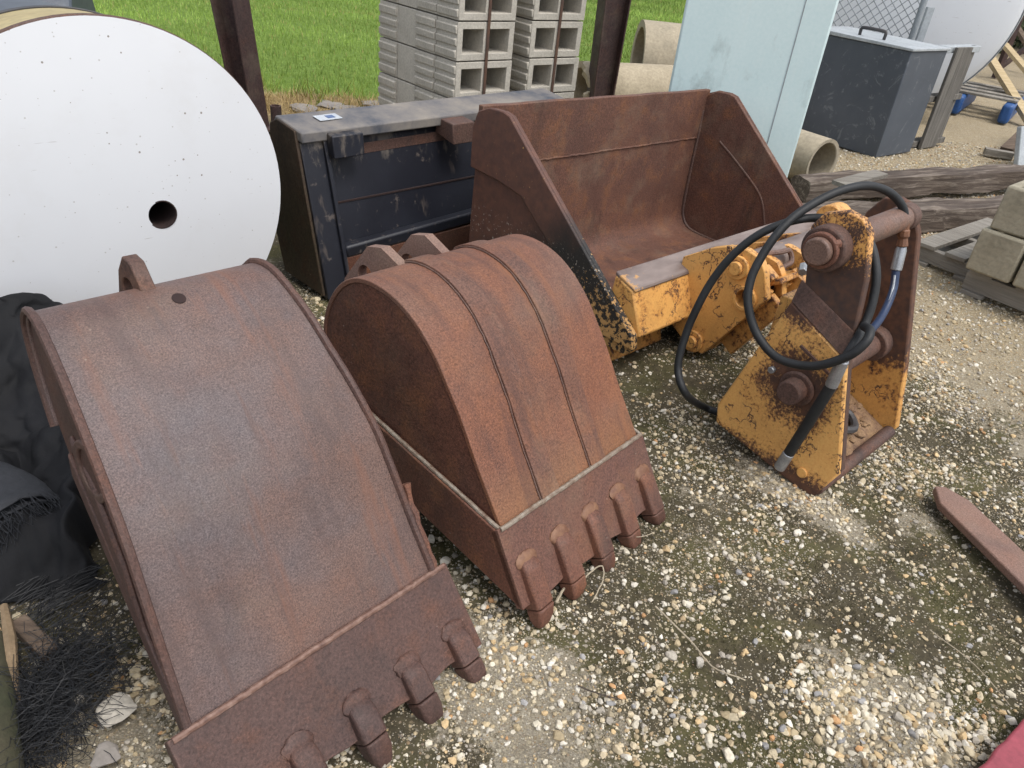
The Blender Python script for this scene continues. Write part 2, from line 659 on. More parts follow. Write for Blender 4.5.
def white_paint(name, col=(.72, .735, .76), chips=True):
    t = NT(name)
    n = t.noise(1.6, 4)
    c = t.mix(t.ramp(n, [(.35, 0), (.65, 1)]), col, tuple(k * .94 for k in col))
    if chips:
        P = t.sep()
        dx = t.math('SUBTRACT', P[0], .12)
        dz = t.math('SUBTRACT', P[2], .78)
        dd = t.math('SQRT', t.math('ADD', t.math('MULTIPLY', dx, dx), t.math('MULTIPLY', dz, dz)))
        gate = t.ramp(t.math('SUBTRACT', t.noise(4, 3, vec=t.map((1, 1, 1), (2.1, .4, .7))), t.math('MULTIPLY', dd, .8)), [(.14, 0), (.3, 1)])
        v = t.voro(42)
        sz = t.n.new('ShaderNodeSeparateColor')
        t.link(v.outputs['Color'], sz.inputs[0])
        rr = t.math('MULTIPLY', t.math('POWER', sz.outputs[0], 2.6), .13)
        k = t.math('LESS_THAN', v.outputs['Distance'], rr)
        c = t.mix(t.math('MULTIPLY', t.math('MULTIPLY', k, gate), .8), c, (.16, .12, .09))
        v2 = t.voro(75)
        s2 = t.n.new('ShaderNodeSeparateColor')
        t.link(v2.outputs['Color'], s2.inputs[0])
        k2 = t.math('LESS_THAN', v2.outputs['Distance'], t.math('MULTIPLY', t.math('POWER', s2.outputs[0], 6.0), .2))
        c = t.mix(t.math('MULTIPLY', k2, .5), c, (.3, .27, .24))
        sc = t.noise(9, 2, .5, vec=t.map((1, 1, 14), rot=(0, .25, 0)))
        k3 = t.ramp(sc, [(.755, 0), (.77, .5)])
        c = t.mix(k3, c, (.25, .22, .2))
        dn = t.noise(3, 5, .7)
        c = t.mix(t.math('MULTIPLY', t.ramp(dn, [(.55, 0), (.75, 1)]), .12), c, (.45, .4, .33))
    return t.out(c, .42, None, spec=.45)


M_['white'] = white_paint('white_paint')
M_['white_far'] = white_paint('white_tank_far', (.66, .69, .73))


def simple(name, c1, c2, scale=8, rough=.7, bump=.2, detail=6, stretch=(1, 1, 1), dist=.01):
    t = NT(name)
    n = t.noise(scale, detail, .62, vec=t.map(stretch))
    f = t.noise(scale * 9, 3, .6, vec=t.map(stretch))
    c = t.mix(t.ramp(n, [(.33, 0), (.67, 1)]), c1, c2)
    c = t.mix(.3, c, t.ramp(f, [(.3, .25), (.7, .75)]), 'OVERLAY')
    nb = t.bump(f, bump, dist * .4)
    nb = t.bump(n, bump, dist, nb)
    return t.out(c, rough, nb)


M_['hole'] = simple('hole_dark', (.03, .014, .012), (.018, .01, .01), 8, .9)  # near-black colour standing in for the shade inside holes and the seam
M_['tan_tank'] = simple('ochre_tank_paint', (.4, .33, .16), (.33, .26, .12), 4, .55)
M_['dark_blue'] = simple('slate_blue_steel', (.045, .055, .075), (.07, .085, .105), 5, .5)
M_['blue'] = None
M_['block'] = simple('grey_concrete_block', (.5, .465, .4), (.41, .38, .325), 9, .92, .5, 8)
M_['block_tan'] = simple('tan_concrete_block', (.36, .325, .245), (.25, .225, .165), 6, .92, .5, 8)
M_['concrete_pipe'] = simple('concrete_pipe', (.38, .325, .235), (.28, .245, .18), 5, .9, .4, 8)
M_['concrete_tan'] = simple('broken_concrete', (.41, .35, .25), (.32, .27, .19), 6, .92, .5, 8)
M_['rubber'] = simple('black_rubber', (.008, .009, .01), (.016, .018, .02), 12, .6, .1)
M_['rubber_dusty'] = simple('dusty_rubber', (.02, .021, .022), (.075, .062, .05), 10, .65, .1)
M_['steel'] = simple('plated_steel', (.4, .41, .42), (.28, .29, .31), 30, .35, .1)
M_['steel'].node_tree.nodes['Principled BSDF'].inputs['Metallic'].default_value = .6
M_['blue_hose'] = simple('navy_hose', (.01, .022, .06), (.016, .035, .09), 12, .5, .1)
M_['brass'] = simple('rusty_brass', (.2, .085, .04), (.11, .05, .028), 40, .55, .2)
M_['strap'] = simple('brown_strap', (.11, .055, .033), (.07, .04, .03), 12, .6)
M_['steel_dark'] = simple('dark_steel', (.03, .03, .033), (.06, .055, .055), 14, .55)
M_['galv'] = simple('galvanised_pipe', (.22, .25, .27), (.3, .33, .35), 20, .45, .05)
M_['blue_plastic'] = simple('blue_plastic', (.012, .06, .2), (.02, .085, .26), 6, .45, .1)
M_['red'] = simple('faded_red_plastic', (.3, .055, .075), (.24, .045, .06), 9, .5, .1)
M_['paper'] = simple('sticker_white', (.46, .49, .52), (.36, .39, .43), 20, .5, 0)
M_['ink'] = simple('sticker_print', (.05, .09, .2), (.1, .15, .28), 20, .5, 0)
M_['lid'] = simple('pale_grey_lid', (.4, .43, .45), (.31, .34, .36), 6, .5, .1)
M_['straw'] = simple('dry_straw', (.46, .34, .15), (.34, .24, .11), 8, .8, .1)
M_['twig'] = simple('dry_twig', (.42, .36, .26), (.3, .25, .18), 30, .8, .2)
M_['bark_tan'] = simple('tan_bark', (.24, .17, .1), (.15, .105, .06), 14, .85, .4)
M_['moss_log'] = simple('mossy_log', (.03, .034, .016), (.06, .05, .03), 9, .95, .5)
M_['stone_pale'] = simple('pale_stone', (.5, .46, .39), (.38, .35, .3), 12, .85, .4)
M_['flagstone'] = simple('flagstone', (.27, .245, .215), (.2, .18, .165), 7, .9, .4)
M_['fibre'] = simple('black_fibre', (.005, .0055, .007), (.013, .014, .017), 20, .6, 0)
M_['leaf'] = simple('dark_leaves', (.03, .045, .016), (.06, .075, .03), 6, .8, 0)
M_['bark'] = simple('grey_bark', (.08, .062, .05), (.05, .04, .033), 9, .95, .6, 6, (1, 1, .3))
M_['debris'] = simple('caked_dirt', (.13, .075, .05), (.3, .19, .1), 22, .95, .6)


def blue_panel():
    t = NT('pale_blue_paint')
    n = t.noise(2.2, 5)
    c = t.mix(t.ramp(n, [(.35, 0), (.65, 1)]), (.55, .69, .7), (.6, .73, .735))
    sm = t.noise(3.4, 7, .7, vec=t.map((1.6, 1.6, .8), (1, 5, 2)))
    c = t.mix(t.math('MULTIPLY', t.ramp(sm, [(.55, 0), (.7, 1)]), .45), c, (.22, .27, .26))
    st = t.noise(11, 4, .6, vec=t.map((1, 1, .15)))
    c = t.mix(t.math('MULTIPLY', t.ramp(st, [(.57, 0), (.72, 1)]), .25), c, (.6, .68, .66))
    f = t.noise(60, 3)
    c = t.mix(.12, c, t.ramp(f, [(.3, .25), (.7, .75)]), 'OVERLAY')
    return t.out(c, .55, t.bump(n, .15, .01))


M_['blue'] = blue_panel()


def grey_box():
    t = NT('charcoal_sheet')
    n = t.noise(3, 5)
    c = t.mix(t.ramp(n, [(.35, 0), (.65, 1)]), (.058, .07, .088), (.075, .088, .108))
    sc = t.noise(6, 6, .75, dist=2.2)
    c = t.mix(t.math('MULTIPLY', t.ramp(sc, [(.57, 0), (.64, 1)]), .5), c, (.2, .215, .23))
    return t.out(c, .55, t.bump(n, .1, .01))


M_['charcoal'] = grey_box()


def wood(name, c1, c2, c3, scale=5, axis=0, rough=.9):
    t = NT(name)
    st = [14, 14, 14]
    st[axis] = .9
    n = t.noise(scale, 8, .68, vec=t.map(tuple(st)), dist=.6)
    c = t.ramp(n, [(.28, c1), (.5, c2), (.72, c3)])
    b = t.noise(2.2, 4)
    c = t.mix(t.math('MULTIPLY', t.ramp(b, [(.45, 0), (.7, 1)]), .5), c, c1)
    return t.out(c, rough, t.bump(n, .8, .012))


M_['tie'] = wood('timber_weathered', (.035, .024, .018), (.1, .075, .058), (.33, .28, .23), 2.6)
M_['grey_wood'] = wood('grey_wood', (.13, .115, .095), (.23, .21, .18), (.33, .31, .27), 2.5)
M_['grey_wood_z'] = wood('grey_wood_upright', (.07, .065, .057), (.14, .13, .115), (.23, .215, .19), 2.5, 2)
M_['tan_wood'] = wood('tan_board', (.33, .25, .14), (.45, .35, .2), (.55, .44, .28), 2.5)
M_['brown_wood'] = wood('brown_board', (.06, .042, .03), (.12, .085, .06), (.19, .14, .1), 2.5)


def fabric():
    t = NT('black_fabric')
    w = t.noise(220, 2, .5)
    b = t.noise(4, 5)
    c = t.mix(t.ramp(b, [(.35, 0), (.65, 1)]), (.004, .0042, .005), (.008, .0085, .0105))
    return t.out(c, .75, t.bump(w, .25, .002, t.bump(b, .3, .03)), spec=.25)


M_['fabric'] = fabric()
M_['fabric_grey'] = simple('grey_geotextile', (.012, .014, .018), (.022, .024, .03), 12, .75, .2, 6, (6, 6, 1))

# ------------------------------------------------------------------ ground zones
BUCKETS_SHADE = None


def sstep(a, b, x):
    t = np.clip((x - a) / (b - a), 0, 1)
    return t * t * (3 - 2 * t)


def grass_edge(x):
    e = 5.95 + 0 * x
    e = e + sstep(-.6, .4, x) * 1.7
    e = e + sstep(2.6, 3.3, x) * 30
    return e


def zones(x, y):
    """gravel cover (0..1), moss (0..1), grass (0..1), straw (0..1)"""
    w1 = fbm(x, y, 1.3, 1) - .5
    w2 = fbm(x, y, 4.5, 5) - .5
    # pale gravel yard to the right and far
    d = (x * .62 + (y - 2.35) * .78 - .92)
    pale = sstep(-.1, .75, d + w1 * .8 + w2 * .5)
    # loose pile near the lower right
    pile = np.exp(-(((x - .83) / .2) ** 2 + ((y - 1.02) / .14) ** 2)) + .35 * np.exp(-(((x - .22) / .16) ** 2 + ((y - .88) / .14) ** 2)) + .6 * np.exp(-(((x - .5) / .05) ** 2 + ((y - 1.27) / .05) ** 2))
    bu, bv = (x - .9) * .67 - (y - 1.78) * .74, (x - .9) * .74 + (y - 1.78) * .67
    bare = 1.15 * np.exp(-((bu / .26) ** 2 + ((bv + .05) / .09) ** 2)) + .6 * np.exp(-(((x - 1.18) / .1) ** 2 + ((y - 1.72) / .1) ** 2)) + .8 * np.exp(-(((x - .05) / .16) ** 2 + ((y - 1.02) / .2) ** 2))
    left = np.exp(-(((x + .62) / .16) ** 2 + ((y - .85) / .2) ** 2))
    grav = np.clip(.42 + w2 * .9 + .7 * pale + .9 * pile + .5 * bare + .35 * left, 0, 1)
    moss = np.clip(1.05 - 1.25 * pale - .9 * pile - 1.0 * bare - .6 * left + w1 * .6 + w2 * 1.2, 0, 1)
    w3 = fbm(x, y, 2.4, 71, 3) - .5
    moss = np.clip(moss + w3 * .9 * (1 - pale) * (1 - np.clip(bare, 0, 1)), 0, 1)
    grav = np.clip(grav - np.maximum(w3, 0) * 1.0 * (1 - pale), 0, 1)
    ge = grass_edge(x) + w2 * .5
    grass = sstep(-.12, .2, y - ge)
    straw = sstep(-1.0, -.5, y - ge) * (1 - grass) * sstep(.9, .1, x)
    return grav, moss, grass, straw, pale, bare


def ground_h(x, y):
    h = (fbm(x, y, 2.2, 9) - .5) * .03 + (fbm(x, y, 11, 3, 3) - .5) * .02
    near = sstep(12, 7, np.hypot(x, y))
    h = h - .085 * np.exp(-(((x - .95) / .5) ** 2 + ((y - 3.4) / .5) ** 2) ** 2)
    return h * near - .012


def axis_coords(lo, hi, step, far):
    a = list(np.arange(lo, hi, step))
    s, v = step, hi
    up = []
    while v < far:
        up.append(v)
        s *= 1.25
        v += s
    up.append(far)
    s, v = step, lo - step
    dn = []
    while v > -far:
        dn.append(v)
        s *= 1.25
        v -= s
    dn.append(-far)
    return np.array(dn[::-1] + a + up)


xs = axis_coords(-2.2, 4.2, .02, 600)
ys = axis_coords(.45, 6.6, .02, 600)
X, Y = np.meshgrid(xs, ys)
Z = ground_h(X, Y)
V = np.stack([X, Y, Z], -1).reshape(-1, 3)
nx, ny = len(xs), len(ys)
ii = (np.arange(ny - 1)[:, None] * nx + np.arange(nx - 1)[None, :]).ravel()
Fq = np.stack([ii, ii + 1, ii + nx + 1, ii + nx], -1)
gv, ms, gr_, stw, pale_, bare_ = zones(V[:, 0], V[:, 1])


def ground_mat():
    t = NT('gravel_ground')
    a = t.attr('tint')
    s = t.n.new('ShaderNodeSeparateColor')
    t.link(a.outputs['Color'], s.inputs[0])
    G, MO, GR = s.outputs[0], s.outputs[1], s.outputs[2]
    PALE = t.attr('pale').outputs['Fac']
    STR = t.attr('straw').outputs['Fac']
    # soil
    n = t.noise(9, 8, .7)
    n2 = t.noise(70, 5, .7)
    soil = t.mix(t.ramp(n, [(.35, 0), (.65, 1)]), (.26, .22, .155), (.42, .365, .265))
    soil = t.mix(t.ramp(n2, [(.4, 0), (.66, .6)]), soil, (.36, .33, .27))
    n3 = t.noise(240, 4, .7)
    soil = t.mix(.65, soil, t.ramp(n3, [(.3, .12), (.5, .5), (.7, .9)]), 'OVERLAY')
    soil = t.mix(t.math('MULTIPLY', PALE, .75), soil, t.mix(t.ramp(n2, [(.3, 0), (.7, 1)]), (.3, .23, .13), (.5, .4, .25)))
    # moss
    m1 = t.noise(48, 9, .8)
    mcol = t.mix(t.ramp(m1, [(.35, 0), (.66, 1)]), (.036, .03, .019), (.13, .108, .062))
    mcol = t.mix(t.ramp(t.noise(5, 5), [(.46, 0), (.6, .8)]), mcol, t.mix(t.ramp(m1, [(.35, 0), (.66, 1)]), (.062, .058, .02), (.15, .138, .055)))
    mk = t.math('ADD', MO, t.math('MULTIPLY', t.math('SUBTRACT', n, .5), 1.5))
    mk = t.math('ADD', mk, t.math('MULTIPLY', t.math('SUBTRACT', m1, .5), 2.2))
    mk = t.ramp(mk, [(.48, 0), (.66, .96)])
    c = t.mix(mk, soil, mcol)
    # embedded pebbles, two sizes
    hs = []
    for sc, thr in ((75, .6), (140, .68), (260, .66)):
        v = t.voro(sc, vec=None)
        e = t.voro(sc, 'DISTANCE_TO_EDGE')
        q = t.n.new('ShaderNodeSeparateColor')
        t.link(v.outputs['Color'], q.inputs[0])
        dens = t.math('ADD', t.math('MULTIPLY', G, 1.0), t.math('MULTIPLY', t.math('SUBTRACT', t.noise(3.3, 4), .5), .8))
        cover = t.math('GREATER_THAN', t.math('MULTIPLY', dens, thr), q.outputs[0])
        shape = t.ramp(v.outputs['Distance'], [(.3, 1), (.42, 0)])
        edge = t.ramp(e.outputs['Distance'], [(.03, 0), (.09, 1)])
        k = t.math('MULTIPLY', t.math('MULTIPLY', cover, shape), edge)
        pc = t.ramp(q.outputs[1], [(0, (.24, .19, .12)), (.25, (.48, .4, .27)), (.45, (.6, .54, .42)), (.6, (.38, .33, .26)), (.75, (.66, .61, .5)), (.88, (.4, .28, .16)), (1, (.28, .27, .26))])
        c = t.mix(k, c, pc)
        hs.append(t.math('MULTIPLY', k, 1.0))
    # straw and grass soil
    sc_ = t.mix(t.ramp(n2, [(.35, 0), (.65, 1)]), (.16, .11, .055), (.46, .35, .17))
    c = t.mix(STR, c, sc_)
    gn = t.noise(14, 6, .7)
    gc = t.mix(t.ramp(gn, [(.35, 0), (.65, 1)]), (.12, .2, .03), (.2, .3, .06))
    c = t.mix(GR, c, gc)
    h = t.math('ADD', t.math('ADD', hs[0], t.math('MULTIPLY', hs[1], .6)), t.math('MULTIPLY', hs[2], .35))
    nb = t.bump(h, .8, .008)
    nb = t.bump(n2, .5, .008, nb)
    nb = t.bump(m1, .9, .014, nb)
    return t.out(c, .9, nb, spec=.25)


M_['ground'] = ground_mat()
ground = np_mesh('ground', V, Fq, M_['ground'], 4, np.stack([gv, ms, gr_], -1), True)
for nm, dat in (('pale', pale_), ('straw', stw)):
    at_ = ground.data.attributes.new(nm, 'FLOAT', 'POINT')
    at_.data.foreach_set('value', dat.astype(np.float32))
tag(ground, 'gravel yard floor with dark moss and pale stones', 'ground', kind='structure')

# ------------------------------------------------------------------ loose stones


def ico(sub):
    t = (1 + 5 ** .5) / 2
    v = [(-1, t, 0), (1, t, 0), (-1, -t, 0), (1, -t, 0), (0, -1, t), (0, 1, t), (0, -1, -t), (0, 1, -t), (t, 0, -1), (t, 0, 1), (-t, 0, -1), (-t, 0, 1)]
    f = [(0, 11, 5), (0, 5, 1), (0, 1, 7), (0, 7, 10), (0, 10, 11), (1, 5, 9), (5, 11, 4), (11, 10, 2), (10, 7, 6), (7, 1, 8), (3, 9, 4), (3, 4, 2), (3, 2, 6), (3, 6, 8), (3, 8, 9), (4, 9, 5), (2, 4, 11), (6, 2, 10), (8, 6, 7), (9, 8, 1)]
    v = [np.array(p) / np.linalg.norm(p) for p in v]
    for _ in range(sub):
        mid = {}
        nf = []

        def m(a, b):
            k = (min(a, b), max(a, b))
            if k not in mid:
                p = v[a] + v[b]
                v.append(p / np.linalg.norm(p))
                mid[k] = len(v) - 1
            return mid[k]
        for a, b, c in f:
            x, y, z = m(a, b), m(b, c), m(c, a)
            nf += [(a, x, z), (b, y, x), (c, z, y), (x, y, z)]
        f = nf
    return np.array(v), np.array(f)


def stone_variants(sub, n=24):
    bv, bf = ico(sub)
    out = []
    for i in range(n):
        p = bv.copy()
        for _ in range(9 if sub else 5):   # chop with random planes: angular crushed stone
            d = rng.normal(size=3)
            d /= np.linalg.norm(d)
            lim = rng.uniform(.45, .85)
            q = p @ d
            p -= np.outer(np.maximum(q - lim, 0), d)
        p *= (1 + rng.normal(0, .05, (len(p), 1)))
        p *= np.array([rng.uniform(.8, 1.25), rng.uniform(.65, 1), rng.uniform(.5, .85)])
        out.append(p)
    return out, bf


def scatter(name, pos, size, tint, sub, sink=.25):
    var, bf = stone_variants(sub)
    N = len(pos)
    nv = len(var[0])
    Vv = np.empty((N, nv, 3))
    idx = rng.integers(0, len(var), N)
    ang = rng.uniform(0, 2 * pi, N)
    VV = np.stack(var)[idx]
    ca, sa = np.cos(ang)[:, None], np.sin(ang)[:, None]
    tl = rng.normal(0, .3, (N, 1))
    x, y, z = VV[..., 0], VV[..., 1], VV[..., 2]
    y, z = y * np.cos(tl) - z * np.sin(tl), y * np.sin(tl) + z * np.cos(tl)
    Vv[..., 0] = x * ca - y * sa
    Vv[..., 1] = x * sa + y * ca
    Vv[..., 2] = z
    Vv *= size[:, None, None]
    Vv[..., 0] += pos[:, 0, None]
    Vv[..., 1] += pos[:, 1, None]
    Vv[..., 2] += (pos[:, 2] + size * sink)[:, None]
    Ff = bf[None] + (np.arange(N) * nv)[:, None, None]
    T = np.repeat(tint, nv, 0)
    return Vv.reshape(-1, 3), Ff.reshape(-1, 3), T


def stone_mat():
    t = NT('loose_stone')
    a = t.attr('tint')
    n = t.noise(160, 4, .65)
    c = t.mix(.4, a.outputs['Color'], t.ramp(n, [(.3, .3), (.7, .75)]), 'OVERLAY')
    return t.out(c, .85, t.bump(n, .25, .003), spec=.3)


M_['stone'] = stone_mat()
PAL = np.array([(.52, .44, .3), (.62, .56, .44), (.46, .37, .23), (.68, .63, .53), (.4, .36, .3), (.55, .4, .22), (.36, .27, .16), (.6, .5, .34), (.33, .32, .31), (.5, .29, .14)])
PW = np.array([.2, .2, .13, .14, .08, .07, .05, .08, .03, .02])


def gen(n, xr, yr, size, keep):
    x = rng.uniform(*xr, n)
    y = rng.uniform(*yr, n)
    gvv, mss, grs, stv, pl, br = zones(x, y)
    p = keep(gvv, mss, pl, x, y) * (1 - grs) * (1 - stv * .8)
    ok = rng.random(n) < p
    x, y = x[ok], y[ok]
    s = size(len(x))
    z = ground_h(x, y)
    col = PAL[rng.choice(len(PAL), len(x), p=PW)] * rng.uniform(.68, 1.04, (len(x), 1))
    return np.stack([x, y, z], -1), s, col


clump = lambda x, y: (sstep(.4, .66, fbm(x, y, 6, 21, 3)) * .75 + sstep(.45, .7, fbm(x, y, 19, 24, 2)) * .5) + .1
A = gen(180000, (-1.1, 1.7), (.6, 2.75), lambda n: .0021 + .0085 * rng.random(n) ** 4.4, lambda gq, m, p, x, y: np.clip(gq * 1.0 * clump(x, y) + .1, 0, 1) * (1 - .45 * np.clip(m, 0, 1)))
B = gen(1300, (-1.1, 1.7), (.6, 2.75), lambda n: .0095 + .006 * rng.random(n) ** 2, lambda gq, m, p, x, y: np.clip(gq * 1.2 * clump(x, y) - .05, 0, 1))
C_ = gen(70000, (.9, 4.6), (1.8, 7.0), lambda n: .0035 + .0095 * rng.random(n) ** 3.5, lambda gq, m, p, x, y: np.clip(gq * .75, 0, 1))
P1 = gen(3400, (.3, 1.2), (.76, 1.3), lambda n: .0048 + .009 * rng.random(n) ** 2.4, lambda gq, m, p, x, y: np.exp(-(((x - .83) / .18) ** 2 + ((y - 1.02) / .12) ** 2)) + .5 * np.exp(-(((x - .5) / .045) ** 2 + ((y - 1.27) / .045) ** 2)))
parts = []
off = 0
allV, allF, allT = [], [], []
for (p, s, c), sub in ((A, 0), (B, 1), (C_, 0), (P1, 1)):
    v, f, t = scatter('s', p, s, c, sub)
    allV.append(v)
    allF.append(f + off)
    allT.append(t)
    off += len(v)
st = np_mesh('gravel_stones', np.concatenate(allV), np.concatenate(allF), M_['stone'], 3, np.concatenate(allT))
tag(st, 'loose tan and white crushed gravel stones over the yard', 'gravel', kind='stuff')

# ------------------------------------------------------------------ lawn


def grass_mat():
    t = NT('grass_blades')
    a = t.attr('tint')
    return t.out(a.outputs['Color'], .6, None, spec=.3)


M_['grass'] = grass_mat()


def blades(n, xr, yr, hgt, wid, keep, cols, name, mat, label, cat, lean=.5):
    x = rng.uniform(*xr, n)
    y = yr[0] + (yr[1] - yr[0]) * rng.random(n) ** 1.5
    ok = rng.random(n) < keep(x, y)
    x, y = x[ok], y[ok]
    n = len(x)
    z = ground_h(x, y)
    far = np.clip((y - 5) / 10, 0, 1.5)
    h = hgt * rng.uniform(.5, 1.25, n) * (1 + .3 * far)
    w = wid * (1 + 1.6 * far)
    a = rng.uniform(0, 2 * pi, n)
    la = rng.uniform(0, 2 * pi, n)
    ln = h * rng.uniform(.1, lean, n)
    V3 = np.empty((n, 3, 3))
    V3[:, 0] = np.stack([x - np.cos(a) * w, y - np.sin(a) * w, z - .01], -1)
    V3[:, 1] = np.stack([x + np.cos(a) * w, y + np.sin(a) * w, z - .01], -1)
    V3[:, 2] = np.stack([x + np.cos(la) * ln, y + np.sin(la) * ln, z + h], -1)
    cc = cols(x, y, n)
    o = np_mesh(name, V3.reshape(-1, 3), np.arange(n * 3).reshape(-1, 3), mat, 3, np.repeat(cc, 3, 0))
    return tag(o, label, cat, kind='stuff')


def lawn_cols(x, y, n):
    m = fbm(x, y, .8, 31, 3)[:, None]
    k = rng.random((n, 1))
    c = np.array([.16, .25, .04]) * (1 - k) + np.array([.27, .37, .09]) * k
    c = c * (.75 + .75 * m) * (1 + .1 * np.sin(y * 4.2 + x * .25 + 5 * m[:, 0]))[:, None]
    dry = (sstep(.16, .0, np.abs(y - 10.6 - .05 * x - (m[:, 0] - .5) * 2.0)) * .6 + (rng.random(n) < .05))[:, None]
    c = c * (1 - np.clip(dry, 0, 1)) + np.array([.36, .33, .12]) * np.clip(dry, 0, 1)
    return c


blades(210000, (-9, 4.5), (5.6, 24), .036, .004, lambda x, y: zones(x, y)[2] * (np.abs(x) < 1.6 + y * .55), lawn_cols, 'lawn_grass', M_['grass'], 'bright green mown lawn behind the yard', 'grass')


def straw_cols(x, y, n):
    k = rng.random((n, 1))
    return np.array([.5, .38, .17]) * k + np.array([.3, .21, .1]) * (1 - k)


blades(26000, (-3.2, .4), (4.8, 6.6), .06, .003, lambda x, y: np.clip(zones(x, y)[3] * sstep(.35, .6, fbm(x, y, 3.5, 41)), 0, 1), straw_cols, 'straw_litter', M_['grass'], 'dry straw strip along the lawn edge', 'straw', 1.6)
blades(5200, (-3.2, 1.2), (5.3, 7.2), .15, .0035, lambda x, y: np.exp(-((y - grass_edge(x)) / .22) ** 2) * sstep(.52, .7, fbm(x, y, 2.5, 81)), lambda x, y, n: np.array([.13, .2, .04]) * (.6 + .8 * rng.random((n, 1))) + np.array([.12, .06, .0]) * rng.random((n, 1)), 'edge_weeds', M_['grass'], 'taller green weeds along the lawn edge', 'weeds', .9)
# moss tufts
blades(140000, (-.9, 1.9), (.62, 2.9), .0095, .0017, lambda x, y: np.clip(zones(x, y)[1] * 1.3 - .25, 0, 1) * sstep(.48, .66, fbm(x, y, 9, 51)), lambda x, y, n: (np.array([.05, .047, .018]) + (fbm(x, y, 3, 55)[:, None] - .4) * np.array([.04, .07, .0])) * (.35 + 1.1 * rng.random((n, 1))), 'moss_tufts', M_['grass'], 'low dark olive moss over the damp gravel', 'moss', .8)

# ------------------------------------------------------------------ excavator buckets


def rough_path(p0, p1, n, amp):
    out = []
    for i in range(n + 1):
        t = i / n
        out.append(Vector(p0).lerp(Vector(p1), t) + Vector((random.uniform(-amp, amp) * .4, random.uniform(-amp, amp), random.uniform(-amp, amp))))
    return out


def offset_prof(P, d):
    out = []
    n = len(P)
    for i in range(n):
        a, b = np.array(P[max(i - 1, 0)]), np.array(P[min(i + 1, n - 1)])
        t = (b - a) / np.linalg.norm(b - a)
        out.append(np.array(P[i]) + d * np.array([-t[1], t[0]]))
    return out


def strap_loft(mb, prof, x0f, x1f, d0, d1):
    """plate following the profile between normal offsets d0 and d1"""
    o = offset_prof(prof, d1)
    i = offset_prof(prof, d0)
    rows = []
    for a, b, p in zip(o, i, prof):
        y = p[0]
        rows.append([(x0f(y), a[0], a[1]), (x1f(y), a[0], a[1]), (x1f(y), b[0], b[1]), (x0f(y), b[0], b[1])])
    mb.loft(rows)


